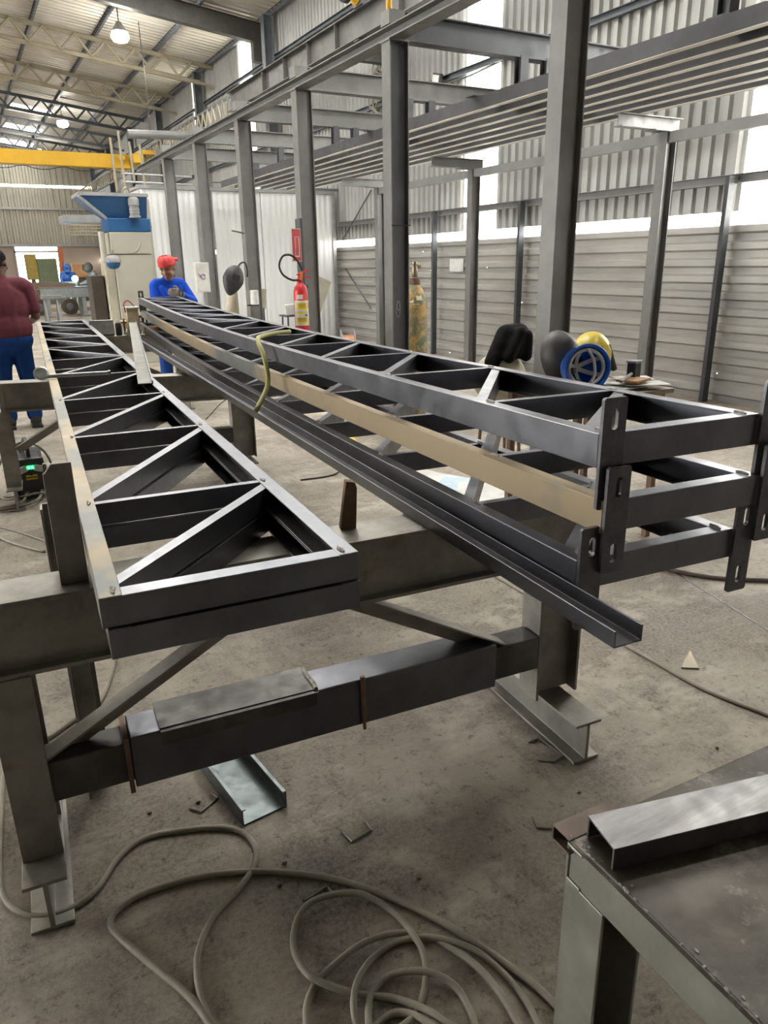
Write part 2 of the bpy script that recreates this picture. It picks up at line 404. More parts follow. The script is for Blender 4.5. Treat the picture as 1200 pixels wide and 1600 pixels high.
# roof
SKY = [(6.2,7.6),(9.4,10.6),(12.2,13.7),(16.2,17.6),(25,26.5),(29.2,30.6),(34.5,35.9),(39.0,40.4),(43.4,44.9)]  # nearer and left-hand strips are unseen, added to light the hall
SX = lambda k: (.6,6.2) if k < 4 else ((-2.6,.9) if k < 6 else (2.95,4.45))
r = MB()
def roofpiece(mb, x0, x1, a, b):
    n = max(1, round((b-a)/.24)); s = -1 if x0 >= -3 and x1 >= -3 else 1
    w_ = corrugated((0,a,7.94) if s < 0 else (0,a,8.66), (1,0,.12*s), (0,1,0), b-a, [x0,x1], (0,0,-1), (b-a)/n, .045); mb.add(w_.v, w_.f)
y0 = -6.0
for k, (a, b) in enumerate(SKY+[(46.4,None)]):
    roofpiece(r, 7.7, -3, y0, a)
    if b is None: break
    x0, x1 = SX(k); roofpiece(r, 7.7, x1, a, b); roofpiece(r, x0, -3, a, b); y0 = b
roofpiece(r, -3, -13.3, -6, 46.4)
struct('ceiling', r, 'roof')
for k, (a, b) in enumerate(SKY):
    w_ = MB(); x0, x1 = SX(k); roofpiece(w_, x1, x0, a, b); struct('window_%d' % (5+k), w_, 'trans')  # includes the unseen skylights added for light

# roof steel
ORD = ['first','second','third','fourth','fifth','sixth','seventh','eighth','ninth','tenth','eleventh','twelfth']
for k, x in enumerate((7.28,5.82,4.27,2.77,1.27)):
    o = obj('roof_purlin', MB().path(Cprof(.13,.06,.006), [(x,-5.9,zroof(x)-.035),(x,45.8,zroof(x)-.035)], (-1,0,0), Z), 'purlin')
    tag(o, 'dark roof purlin running the length of the hall, %s counted from the right-hand eave' % ORD[k], 'purlin', 'roof purlins')
for k, y in enumerate((23.1,27.4,32.0,36.6,41.0)):
    t = thing('lattice_rafter', 'pale zigzag lattice rafter under the roof sheets, %s from the camera' % ORD[k], 'rafter', (4,y,7.2), 'lattice rafters')
    zt = lambda x: zroof(x)-.165
    cm = 'lattice' if k < 2 else 'purlin'
    for nm, dz, x1 in (('top_chord',0,7.3),('bottom_chord',-.45,6.95)):
        obj(nm, MB().path(Cprof(.11,.06,.006), [(-12.5,y,zroof(-12.5)-.165+dz),(-3,y,zroof(-3)-.165+dz),(x1,y,zt(x1)+dz)], (0,-1,0), Z), cm, t)
    x = 7.1; s = 0
    while x > .5:
        x2 = x-.375
        a, b = (V((x,y-.03,zt(x)-.05)), V((x2,y-.03,zt(x2)-.48))) if s else (V((x,y-.03,zt(x)-.48)), V((x2,y-.03,zt(x2)-.05)))
        if x <= 6.95: obj('diagonal', MB().tube([a,b], .034, 6), cm, t)
        x = x2; s = 1-s
    obj('end_tie', MB().path(Rprof(.05,.07), [(6.9,y,zt(6.9)-.47),(7.35,y,zt(7.3)-.5)], (0,1,0), Z), cm, t)
t = thing('roof_beam', 'dark solid steel roof beam meeting the right wall at upper centre', 'beam', (4,18.9,7))
obj('beam', MB().path(Iprof(.42,.2,.015,.02), [(-12.5,18.9,zroof(-12.5)-.17),(-3,18.9,zroof(-3)-.17),(7.3,18.9,zroof(7.3)-.17)], (0,1,0), Z), 'rafter', t)
obj('haunch', MB().bb((7.0,18.8,6.1),(7.2,19.0,6.5)), 'rafter', t)
for y in (18.2, 24.0, 29.0, 34, 39, 44):
    o = obj('wall_column', MB().path(Iprof(.22,.2,.014,.012), [(WX-.17,y,0),(WX-.17,y,6.9)], (0,1,0), (1,0,0)), 'purlin')
    lab = {18.2:'dark building column holding the solid roof beam', 24.0:'wall column between the two narrow bright strips of the upper wall'}.get(y, 'far wall column on the right wall, %s behind the last bright strip' % ORD[max(0,int((y-29)/5))])
    tag(o, lab, 'column', 'columns along the right wall')
# high-bay lamps; the later positions are unseen ones added for top light
t0 = None
LAMPS = [(4.35,20.6),(4.49,33.0),(4.35,41.2),(1.95,36.0),(2.2,13.5),(3.2,7.5),(-1.5,9.0),(-1.5,17),(-2,26),(4.5,2.8)]
lab = {0:'round glowing high-bay lamp nearest under the roof, upper left', 1:'glowing high-bay lamp beside the roof skylights', 2:'small glowing lamp just above the yellow crane', 3:'glowing lamp low at far left below the crane'}
for k, (x, y) in enumerate(LAMPS):
    z = zroof(x)-.62 if k != 3 else 5.4
    if t0 is None:
        t0 = thing('high_bay_lamp', lab[0], 'lamp', (x,y,z), 'high-bay lamps'); base = V((x,y,z))
        obj('housing', MB().lathe([(.02,.24),(.06,.22),(.09,.16),(.17,.05),(.18,.02),(.15,.02)], base, n=20), 'trim_grey', t0, smooth='auto')
        obj('diffuser', MB().lathe([(.17,.02),(.20,-.03),(.21,-.10),(.16,-.18),(.02,-.22)], base, n=20), 'led', t0)
        obj('cord', MB().tube([base+Z*.24, base+Z*.66], .012, 6), 'black', t0)
    else: dup(t0, V((x,y,z))-base, lab.get(k, 'unseen high-bay lamp added to light the hall'))
# thin sagging cable under the roof
tag(obj('hanging_cable', MB().tube(smooth_pts([onx(183,0,4.4),onx(215,22,5.0),onx(240,24,5.6),onx(278,28,6.6)]), .012, 6).tube(smooth_pts([onx(215,22,5.0)+V((0,0,-.01)),onx(219,60,5.0),onx(228,130,5.0),onx(235,215,5.0)]), .010, 6), 'black'),
    'thin black cable slung under the roof with a drop to the crane', 'cable')
# ------------------------------------------------------------------ flat lattice trusses
def make_truss(label, A, deg, width, ztop, hc, stations, sag=0, fw=.045, plates=False, chord='steel', group=None):
    A = V((A[0],A[1],0)); u, c = dirs(deg); L = stations[-1]
    zs = lambda s: ztop - sag*math.sin(PI*max(0,min(1,s/L)))
    P = lambda s, t, dz=0: A+u*s+c*t+Z*(zs(s)+dz)
    root = thing('steel_truss', label, 'truss', A+u*L/2+c*width/2+Z*(ztop-hc), group)
    N = 24 if sag else 2
    ss = [L*i/(N-1) for i in range(N)]
    obj('chord', MB().path(Cprof(hc,fw,.004), [P(s,0) for s in ss], c, Z), chord, root, bevel=.002)
    obj('chord', MB().path(Cprof(hc,fw,.004), [P(s,width) for s in ss], -c, Z), 'steel', root, bevel=.002)
    g = .0015
    for s, sg in ((0,1),(L,-1)):
        q = .06 if plates else fw*0+.001
        e0, e1 = (P(s,q,-g), P(s,width-.001,-g))
        obj('end_chord', MB().path(Cprof(hc-g,fw,.004), [e0, e1], u*sg, Z), 'steel', root, bevel=.002)
    m = len(stations)-1; mid = m/2
    for k in range(1, m):
        s = stations[k]
        obj('strut', MB().path(Cprof(hc-.004,.024,.004), [P(s-.012,.006,-.002), P(s-.012,width-.006,-.002)], u, Z), 'steel', root)
    for k in range(m):
        a, b = stations[k]+.018, stations[k+1]-.018
        if k == 0: a += .03
        if k == m-1: b -= .03
        p, q = (P(a,.012,-.003), P(b,width-.012,-.003)) if k < mid else (P(a,width-.012,-.003), P(b,.012,-.003))
        d = (q-p).normalized(); sd = Z.cross(d)
        obj('diagonal', MB().path([(x-.014,y) for x, y in Cprof(hc-.004,.03,.004)], [p,q], sd, Z), 'steel', root)
    # weld runs at the panel points
    for k in range(0, m):
        for t in (.03, width-.03):
            if (k < 6):
                q = P(stations[k] if k else .03, t, .002); pts = [q+u*(.012*i-.02)+c*random.uniform(-.004,.004) for i in range(4)]
                obj('weld', MB().tube(pts, [.002,.0045,.004,.002], 6), 'weld', root)
    if plates:
        for s, sg in ((0,-1),(L,1)):
            for t0 in (.0, width-.004):
                o = A+u*(s+sg*.002)+c*t0+Z*(zs(s)-hc-.09)
                hp = hc+.09+.075
                outer = [(0,.004),(.004,0),(.056,0),(.06,.004),(.06,hp-.004),(.056,hp),(.004,hp),(0,hp-.004)]
                if sg > 0: o = o+u*.009
                pl = obj('end_plate', holed_plate(outer, [slot(.03,.045,.017,.045), slot(.03,hp-.045,.017,.045)], o, c, Z, .009), 'plate', root, label='slotted dark end plate')
                wy = [V(o)+c*(.058+random.uniform(-.002,.002))-u*.001+Z*(.095+hc*i/5) for i in range(6)]
                obj('weld', MB().tube(wy, .004, 6), 'weld', pl)
    return root
st = [0,.63]+[.63+.866*k for k in range(1,9)]; st.append(st[-1]+.63)
LT = make_truss('upper of the two lattice trusses on the left trestles, lying right on top', (.13,1.34), 4.1, .523, .970, .0635, st, chord='steel_pale', fw=.043, group='trusses on the left')
LT2 = make_truss('lower of the two left lattice trusses, squeezed under the upper one', (.138,1.333), 4.1, .513, .9055, .0625, st, chord='steel', fw=.043, group='trusses on the left')
st = [0,.47]+[.47+.65*k for k in range(1,12)]; st.append(st[-1]+.47)
RT = [make_truss('topmost of the three stacked lattice trusses with slotted end plates', (1.105,1.09), 5, .463, 1.21, .0735, st, .05, .04, True, group='stacked trusses on the right'),
      make_truss('middle truss of the right-hand stack of three, dusty beige chord', (1.115,1.072), 5, .463, 1.067, .0735, st, .05, .04, True, 'steel_pale', group='stacked trusses on the right'),
      make_truss('bottom truss of the right-hand stack of three, beside the long channel', (1.072,1.092), 5, .463, .934, .0735, st, .05, .04, True, group='stacked trusses on the right')]
# long U channel lying beside the stack
u, c = dirs(4.0); A = V((.982,.885,.8445))
ch = MB().path([(0,.036),(0,0),(.07,0),(.07,.036),(.066,.036),(.066,.004),(.004,.004),(.004,.036)], [A, A+u*7.9], c, Z)
tag(obj('steel_channel', ch, 'steel', bevel=.001), 'long open dark steel U channel lying beside the right truss stack', 'channel')
# flat bar lying from the left truss to the far trestle
p0, p1 = V((.765,3.95,.977)), V((1.53,8.2,1.0)); d = (p1-p0).normalized(); sd = d.cross(Z)
t = thing('flat_bar', 'long grey flat bar with folded lip resting across the left truss edge', 'bar', p0)
obj('web', MB().path([(-.035,0),(.035,0),(.035,-.005),(-.035,-.005)], [p0,p1], sd, None), 'bar_grey', t)
obj('lip', MB().path([(.035,.014),(.041,.014),(.041,-.005),(.035,-.005)], [p0,p1], sd, None), 'steel', t)
tag(obj('wood_block', MB().box(onz(200,507,.93), (.10,.55,.07), M.Rotation(-.02,3,'Z')), 'wood', bevel=.008), 'raw wood block at the far end of the long grey flat bar', 'block')
# silver rod with a round end on the left truss
p0 = V((.33,4.47,.985)); p1 = V((.66,4.42,.985))
t = thing('silver_rod', 'silver rod with round disc end lying across the left truss', 'rod', p0)
obj('shaft', MB().tube([p0,p1], .011, 12), 'galv', t, smooth='auto'); obj('disc', MB().lathe([(.036,-.009),(.040,-.006),(.040,.007),(.031,.010),(.028,.005),(.0005,.005)], p0+V((-.01,0,.018)), (-.1,-.75,.6), 24), 'galv', t, smooth='auto')
obj('end_cap', MB().tube([p1,p1+V((.012,0,0))], .015, 12), 'bolt', t, smooth='auto')
# yellow-green hose thrown over the stack
hp = [(340,588,.96),(334,560,1.08),(334,530,1.17)]
pts = [V((1.13,3.3,.90)),V((1.24,3.42,1.0)),V((1.26,3.50,1.12)),V((1.275,3.62,1.19)),V((1.36,3.78,1.195)),V((1.50,3.95,1.19)),V((1.62,4.05,1.185))]
tag(obj('air_hose', MB().tube(smooth_pts(pts), .012, 10), 'rope', smooth=True), 'yellow-green hose draped over the stacked trusses', 'hose')
# ------------------------------------------------------------------ trestles
def trestle(label, O, deg, x0, x1, ztl, ztr, legs, tie=True, bh=.19, tie_from=None):
    """O: ground origin; beam along the local x axis; legs: local x positions"""
    u, c = dirs(deg); O = V((O[0],O[1],0))
    P = lambda x, y, z: O+c*x+u*y+Z*z
    zt = lambda x: ztl+(ztr-ztl)*(x-x0)/(x1-x0)
    t = thing('steel_trestle', label, 'trestle', P((x0+x1)/2,0,0), 'steel trestles')
    obj('cross_beam', MB().path(Iprof(bh,.15,.012,.09), [P(x0,.07,zt(x0)), P(x1,.07,zt(x1))], u, Z), 'horse', t, bevel=.002)
    for x in (x0+.025, x1-.02): obj('stiffener', MB().path(Rprof(.012,bh-.03), [P(x,.0,zt(x)-.015), P(x,.14,zt(x)-.015)], c, Z), 'horse', t)
    for i, x in enumerate(legs):
        zb = zt(x)-bh
        if i == 0:
            leg = MB().path(Iprof(.16,.095,.010,.05), [P(x,.15-.16+.16,0)+Z*.14, P(x,.15,zb)], c, u)
        else:
            leg = MB().path(Iprof(.17,.10,.010,.010), [P(x+.085,.07,.15), P(x+.085,.07,zb)], u, c)
        obj('leg', leg, 'horse', t, bevel=.0015)
        yf = -.10 if i == 0 else -.15
        obj('foot', MB().path(Iprof(.145,.10,.010,.012), [P(x,yf,.147), P(x,.42,.147)], c, Z), 'horse', t, bevel=.0015)
    if tie:
        xa, xb = legs[0]+.04, legs[-1]-.09
        obj('tie_beam', MB().path(Rprof(.09,.115), [P(tie_from or xa,.06,.395), P(xb,.06,.395)], u, Z), 'horse_dark', t, bevel=.003)
        for xl, xr, za, zb in ((xa, xa+.47, .40, ztl-bh+.01),(xb, xb-.62, .33, ztl-bh+.01)):
            sd = u
            obj('brace', MB().path([(-.03,0),(.03,0),(.03,-.055),(.024,-.055),(.024,-.006),(-.03,-.006)], [P(xl,.05,za), P(xr,.05,zb)], sd, None), 'horse', t, bevel=.001)
    return t, P, zt
TR, P, zt = trestle('nearest steel trestle carrying both groups of trusses', (-.01,1.72), 4.3, -.115, 1.70, .843, .843, (-.04,1.56), True)
obj('sleeve', MB().path(Rprof(.115,.15), [P(.20,.06,.415), P(1.30,.06,.415)], V((.075,.997,0)), Z), 'steel_dark', TR, bevel=.004)
obj('splice_plate', MB().path([(-.075,.004),(.075,.004),(.075,0),(-.075,0)], [P(.275,.05,.424), P(.70,.05,.424)], V((.075,.997,0)), Z), 'horse_dark', TR)
obj('splice_plate', MB().path([(-.07,.003),(-.066,.003),(-.066,-.05),(-.07,-.05)], [P(.275,.06,.428), P(.70,.06,.428)], V((.075,.997,0)), Z), 'horse_dark', TR)
obj('weld', MB().tube([P(.70+random.uniform(-.005,.005),-.012+.02*i,.431) for i in range(7)]+[P(.70,-.012,.431-.02*i) for i in range(4)][::-1][:0], .007, 6), 'weld', TR)
obj('collar_plate', MB().path(Rprof(.125,.165), [P(.185,.06,.42), P(.197,.06,.42)], V((.075,.997,0)), Z), 'rust', TR)
obj('hook_rod', MB().tube([P(.84,-.005,.43), P(.84,-.008,.30), P(.842,-.008,.255)], [.008,.007,.005], 8), 'rust', TR)
# stop plates welded on the beam
def stop(pts, axis_x, axis_y, o, th, m='horse', nm='stop_plate'):
    a, b = V(axis_x), V(axis_y); n = a.cross(b).normalized(); o = V(o)
    vs = [o+a*x+b*y for x, y in pts]; vs += [q+n*th for q in vs]; k = len(pts)
    return obj(nm, MB().add(vs, [tuple(range(k)), tuple(range(2*k-1,k-1,-1))]+[(i,(i+1)%k,(i+1)%k+k,i+k) for i in range(k)]), m, TR, bevel=.0015)
u, c = dirs(4.3)
stop([(0,0),(.062,0),(.062,.292),(.02,.292),(.004,.272),(0,.27)], c, Z, P(.102,.055,.843), .012)
stop([(0,0),(.10,0),(.10,.27),(0,.292)], u, Z, P(.104,.055,.843), .008)
stop([(0,0),(.045,0),(.05,.12),(.045,.135),(.02,.14)], -u*.2+c*.98, Z, P(.835,.13,.843), .03, 'rust')
q = MB().path([(0,0),(.06,0),(.06,-.006),(.006,-.006),(.006,-.06),(0,-.06)], [P(.075,.42,0), P(.075,.42,.94)], c, u)
tag(obj('prop_post', q, 'horse', bevel=.001), 'dark angle-iron post standing behind the nearest stop plate', 'post')
q = MB().path([(-.04,0),(.04,0),(.04,-.008),(-.04,-.008)], [P(.11,.72,0), P(.11,.72,.78)], c, u)
q.path([(-.04,0),(-.032,0),(-.032,-.06),(-.04,-.06)], [P(.11,.72,0), P(.11,.72,.78)], c, u)
tag(obj('prop_post', q, 'horse_dark', bevel=.001), 'dark prop post below the left trusses behind the near leg', 'post')
TR2, P2, zt2 = trestle('second steel trestle in the middle, between the worker in maroon and the stack', (.06,5.42), 4.3, .05, 1.99, .843, .79, (.05,1.66), True, tie_from=.42)
TR3, P3, zt3 = trestle('third steel trestle at the far end below the tools and boxes', (.28,8.62), 4.3, .42, 2.25, .843, .843, (.50,1.82), True)

# ------------------------------------------------------------------ things on the floor
a, b = onz(300,1185), onz(380,1292); d = (b-a).normalized(); sd = V((d.y,-d.x,0)); wdt = .145
g = MB().path([(0,.055),(.012,.055),(.012,.051),(.004,.051),(.004,.004),(wdt-.004,.004),(wdt-.004,.051),(wdt-.012,.051),(wdt-.012,.055),(wdt,.055),(wdt,0),(0,0)], [b+Z*.001, b-d*.62+Z*.001], -sd, Z)
tag(obj('channel_offcut', g, 'galv_dark', bevel=.001), 'galvanised lipped channel offcut on the floor under the near trestle', 'offcut')
tri = MB(); q = [onz(1064,1045), onz(1092,1046), onz(1078,1018)]
tri.add([p_+Z*.002 for p_ in q]+[p_+Z*.007 for p_ in q], [(0,1,2),(3,5,4),(0,3,4,1),(1,4,5,2),(2,5,3,0)])
tag(obj('metal_triangle', tri, 'steel_pale'), 'small bright triangular metal scrap on the floor at right', 'scrap')
def clip(px, lab):
    pts = [onz(x, y, .004) for x, y in px]
    mb = MB().tube(pts, .0035, 6)
    tag(obj('bent_strip', mb, 'bolt'), lab, 'scrap', 'bent strip scraps on the floor')
clip([(534,1300),(549,1315),(580,1297),(571,1284)], 'small U-shaped bent strip on the floor right of the channel offcut')
clip([(296,1263),(313,1269),(340,1247),(330,1240)], 'thin bent strip on the floor left of the channel offcut')
clip([(826,1160),(842,1154),(881,1181),(866,1190),(842,1188)], 'bent strip lying in front of the right trestle foot')
clip([(833,1277),(839,1293),(870,1295)], 'bent strip on the floor just left of the workbench corner')
clip([(474,1408),(511,1385),(527,1402)], 'dark bent strip at the top of the coiled hose')
for k, (x, y) in enumerate([(437,1385),(234,1272),(310,1255),(655,1375),(445,1350),(835,1160),(1120,1170),(905,1240)]):
    p_ = onz(x, y); o = obj('metal_crumb', MB().ell(p_+Z*.004, (.008,.005,.004), n=6, m=4), 'rust_dark')
    tag(o, 'small dark crumb of metal dirt on the concrete floor', 'scrap', 'metal crumbs on the floor')
def hose(name, runs, r, m, lab, cat='hose', z=None, k=8):
    mb = MB()
    for i, pts in enumerate(runs): mb.tube(smooth_pts([onz(x, y, (z or r)+(.9*r*(1+math.sin(j_*1.3)) if name == 'coiled_hose' else .5*r*(i % 3))) for j_, (x, y) in enumerate(pts)], k), r, 10)
    return tag(obj(name, mb, m, smooth=True), lab, cat)
hose('power_cable', [[(185,1010),(175,1050),(165,1080),(150,1103),(120,1122),(75,1153),(30,1172),(8,1205),(1,1290),(0,1370),(8,1405),(30,1425),(65,1432),(110,1420),(150,1390),(185,1340),(225,1310),(280,1298),(340,1293),(378,1300),(399,1325),(396,1355),(370,1392),(335,1430),(312,1480),(308,1520),(318,1570),(345,1612),(400,1670),(520,1740)]], .0085, 'cable',
     'grey cable looping on the floor around the near left trestle leg', 'cable')
hose('welding_hose', [[(520,1790),(400,1690),(345,1625),(300,1562),(240,1510),(190,1467),(173,1445),(180,1425),(215,1400),(270,1380),(330,1367),(400,1362),(470,1366),(530,1376),(600,1398),(680,1435),(760,1485),(830,1535),(870,1572),(900,1600)]], .0088, 'cable',
     'grey hose arching across the floor from bottom centre towards the bench')
hose('coiled_hose', [[(1010, 1700), (920, 1665), (852, 1615), (825, 1570), (790, 1525), (750, 1490), (710, 1472), (670, 1465), (625, 1470), (590, 1490), (565, 1520), (554, 1550), (553, 1580), (560, 1610), (575, 1655), (640, 1680), (720, 1655), (742, 1612), (730, 1570), (710, 1540), (680, 1522), (650, 1517), (615, 1522), (590, 1540), (577, 1565), (577, 1610), (587, 1650), (640, 1668), (700, 1648), (722, 1615), (700, 1600), (660, 1575), (615, 1560), (570, 1555), (520, 1542), (485, 1525), (465, 1500), (458, 1470), (465, 1435), (485, 1410), (525, 1397), (565, 1397), (600, 1415), (625, 1435), (645, 1460), (660, 1485), (666, 1520), (660, 1560), (645, 1590), (620, 1610), (596, 1622), (580, 1612), (610, 1585), (640, 1584), (670, 1600), (690, 1620), (700, 1655), (640, 1710), (520, 1695), (482, 1650), (479, 1610), (480, 1570), (495, 1535), (525, 1505), (565, 1475), (605, 1460), (640, 1458), (670, 1465), (710, 1485), (745, 1510), (780, 1550), (815, 1610), (855, 1680), (930, 1740)]], .0082, 'cable', 'loose coil of grey hose on the floor at bottom centre')
hose('floor_hose', [[(1230,909),(1200,907),(1120,903),(1060,893),(1030,884),(1000,868)]], .011, 'cable_dark', 'dark rubber hose on the floor behind the right truss stack')
hose('ground_cable', [[(740,880),(800,915),(875,960),(940,988),(1020,1032),(1100,1077),(1200,1117),(1260,1140)]], .007, 'cable', 'thin dusty cable running along the floor right of the right trestle foot', 'cable')
hose('thin_wire', [[(322,655),(345,630),(358,622)]], .006, 'cable_dark', 'short dark wire hanging in the gap by the second trestle leg', 'wire')
hose('thin_cable', [[(470,750),(520,742),(534,730),(530,722)]], .007, 'cable_dark', 'thin dark cable on the floor between the trusses', 'cable')

# ------------------------------------------------------------------ workbench, right foreground
TZ = .80; A = onz(885,1302,TZ); tu = (onz(1190,1600,TZ)-A).normalized(); tc = V((-tu.y,tu.x,0))  # tu towards the viewer, tc to the right
if tc.x < 0: tc = -tc
TB = thing('workbench', 'oily steel workbench at bottom right', 'workbench', (A.x,A.y,0))
Lw, Ww = 1.1, 1.0
obj('top_plate', MB().add([A+tu*a_+tc*b_+Z*z_ for z_ in (0,-.012) for a_, b_ in ((0,0),(Lw,0),(Lw,Ww),(0,Ww))], [(0,1,2,3),(7,6,5,4),(0,4,5,1),(1,5,6,2),(2,6,7,3),(3,7,4,0)]), 'bench', TB, bevel=.002)
for t_, side, n_, ln in ((tu, tc, A+tc*.003+Z*-.0125, Lw),(tc, tu, A+tu*.003+Z*-.0125, Ww)):
    obj('apron', MB().path(Cprof(.062,.03,.005), [n_, n_+t_*ln], side, Z), 'bench_leg', TB, bevel=.0015)
for a_, b_ in ((.002,.002),(.002,Ww-.08),(Lw-.08,.002),(Lw-.08,Ww-.08)):
    o_ = A+tu*a_+tc*b_; mb = MB()
    obj('leg', MB().path(Cprof(.082,.075,.005), [V((o_.x,o_.y,0)), V((o_.x,o_.y,TZ-.075))], tu, -tc), 'bench_leg', TB, bevel=.0015)
q = MB().path(Cprof(.026,.036,.003), [A+tc*-.006+tu*-.022+Z*.0015, A+tc*.10+tu*-.022+Z*.0015], tu, Z)
obj('edge_channel', q, 'rust_dark', TB, bevel=.001)
# weld spatter
for k in range(26):
    p_ = A+tu*random.uniform(.0,.42)+tc*random.uniform(.0,.014)*(random.random()**2)+Z*.001
    obj('spatter', MB().ell(p_, (random.uniform(.001,.003),random.uniform(.002,.005),.0015), n=6, m=4), 'weld', TB) if k < 26 else None
za = TZ+.036; a0, a1 = onz(919,1274,za), onz(965,1326,za); b1 = onz(1200,1268,za)
d = (b1-a1).normalized(); sd = V((d.y,-d.x,0)); wd = (a1-a0).length
g = MB().path([(0,0),(wd,0),(wd,-.0345),(wd-.004,-.0345),(wd-.004,-.004),(.004,-.004),(.004,-.0345),(0,-.0345)], [a0, a0+d*1.25], sd if (a1-a0).dot(sd) > 0 else -sd, Z)
tag(obj('steel_channel', g, 'chan_top', bevel=.0008), 'short scuffed steel channel lying upside down on the workbench', 'channel')
# ------------------------------------------------------------------ mezzanine frame
CX = 3.6
CY = [4.10,6.34,8.44,10.45,12.55,14.60]
for k, y in enumerate(CY):
    ztop = 3.37 if k else 4.6
    t = thing('steel_column', ['tall grey steel column nearest, passing in front of the joists', 'grey steel column with chalk mark beside the gas cylinder', 'grey column carrying the fire extinguisher', 'grey column with the black welding mask hung on it', 'grey column with the white panel box, behind the worker in blue', 'farthest grey mezzanine column beside the beige machine'][k], 'column', (CX+.09,y+.07,0), 'front mezzanine columns')
    o = V((CX,y,0)); h = .19; w = .15
    for nm, x0, x1 in (('flange',0,.011),('flange',h-.011,h)): obj(nm, MB().bb((CX+x0,y,.012),(CX+x1,y+w,ztop)), 'column', t, bevel=.002)
    obj('web', MB().bb((CX+.011,y+w/2-.035,.012),(CX+h-.011,y+w/2-.027,ztop)), 'column_dark' if k in (1,) else 'column', t)
    obj('base_plate', MB().bb((CX-.04,y-.05,0),(CX+h+.04,y+w+.05,.012)), 'column', t)
    obj('cap_plate', MB().bb((CX-.01,y-.01,ztop),(CX+h+.01,y+w+.01,ztop+.012)), 'column', t)
    for dx in (.05,.14):
        obj('bolt', MB().lathe([(.014,0),(.014,.012)], (CX+dx,y+.03,ztop-.012), (0,0,1), 6), 'bolt', t)
    if k == 1:
        L_ = []
        for i in range(20):
            a_ = 2*PI*i/19; L_.append((CX+.085+.022*math.cos(a_), y+w/2-.036, 1.12+.07*math.sin(a_)))
        L2 = [(CX+.09+.018*math.cos(2*PI*i/15), y+w/2-.036, 1.16+.045*math.sin(2*PI*i/15)) for i in range(16)]
        obj('chalk_mark', MB().tube(L_, .0016, 4).tube(L2, .0016, 4), 'chalk', t, label='white chalk oval on the column web')
        obj('tie_wire', MB().tube([(CX-.006,y-.01,1.88),(CX+h+.006,y-.01,1.88)], .006, 6), 'black', t)
# longitudinal head beam, one piece
t = thing('head_beam', 'long grey beam lying along the tops of the front columns', 'beam', (CX+.08,9,3.38))
obj('beam', MB().path(Iprof(.10,.15,.011,.01), [(CX+.075,4.26,3.483),(CX+.075,17.0,3.483)], (1,0,0), Z), 'column', t, bevel=.0015)
# cross beams with hangers
for k, y in enumerate(CY[1:]):
    t = thing('cross_beam', 'grey cross beam running from the %s front column to the right wall' % ['second','third','fourth','fifth','sixth'][k], 'beam', (5.4,y+.08,3.38), 'mezzanine cross beams')
    obj('beam', MB().path(Iprof(.22,.13,.012,.009), [(CX+.152,y+.075,3.60),(7.15,y+.075,3.60)], (0,1,0), Z), 'column_dark' if k == 0 else 'column', t, bevel=.0015)
    for x in (5.02,5.33):
        obj('hanger', MB().path(Iprof(.10,.09,.008,.008), [(x,y+.03,3.03),(x,y+.03,3.38)], (1,0,0), (0,1,0)), 'column_dark', t)
    obj('hanger_plate', MB().bb((4.5,y+.02,3.021),(6.24,y+.14,3.03)), 'column_dark', t)
    obj('end_plate', MB().bb((CX-.005,y-.0,3.49),(CX+.152,y+.15,3.60)), 'column', t)
# joists
for k in range(7):
    x = 4.56+.26*k
    t = thing('steel_joist', 'long dark joist under the mezzanine, %s counted from the aisle side' % ORD[k], 'joist', (x,7.8,2.9), 'mezzanine joists')
    obj('channel', MB().path(Cprof(.118,.045,.004), [(x,1.2,3.02),(x,14.4,3.02)], (1,0,0), Z), 'joist_web', t)
    obj('bottom_flange', MB().path(Rprof(.06,.005), [(x+.022,1.2,2.902),(x+.022,14.4,2.902)], (1,0,0), Z), 'joist_edge', t, label='bottom flange coloured pale for window light')
for k, (y, lb) in enumerate(((5.85,'right'),(9.2,'middle'),(11.95,'left'))):
    t = thing('mezzanine_post', 'slim grey post by the right wall under the joists, %s of the three' % {'right':'nearest','middle':'middle one','left':'farthest'}[lb], 'post', (6.55,y,0), 'posts below the joists')
    for x0, x1 in ((6.48,6.488),(6.612,6.62)): obj('flange', MB().bb((x0,y-.06,.01),(x1,y+.06,2.77)), 'column', t)
    obj('web', MB().bb((6.488,y-.004,.01),(6.612,y+.004,2.77)), 'column', t)
    obj('base_plate', MB().bb((6.43,y-.11,0),(6.67,y+.11,.01)), 'column', t)
    obj('bearer', MB().path(Iprof(.12,.1,.009,.008), [(5.85,y,2.892),(6.7,y,2.892)], (0,1,0), Z), 'column', t)
    obj('gusset', MB().bb((6.3,y-.07,2.762),(6.64,y+.07,2.772)), 'column', t)
o = obj('edge_beam', MB().path(Cprof(.10,.06,.006), [(6.50,1.0,2.76),(6.50,12.0,2.76)], (1,0,0), Z), 'column'); tag(o, 'thin grey beam joining the slim posts just below the joists', 'beam')
for k, y in enumerate((5.55,8.95,11.25)):
    o = obj('cladding_stud', MB().path(Cprof(.09,.05,.005), [(WX-.12,y,0),(WX-.12,y,2.36)], (0,1,0), (1,0,0)), 'column_dark')
    tag(o, 'thin dark stud on the lower right wall, beside the %s slim post' % ['nearest','middle','farthest'][k], 'stud', 'wall studs')
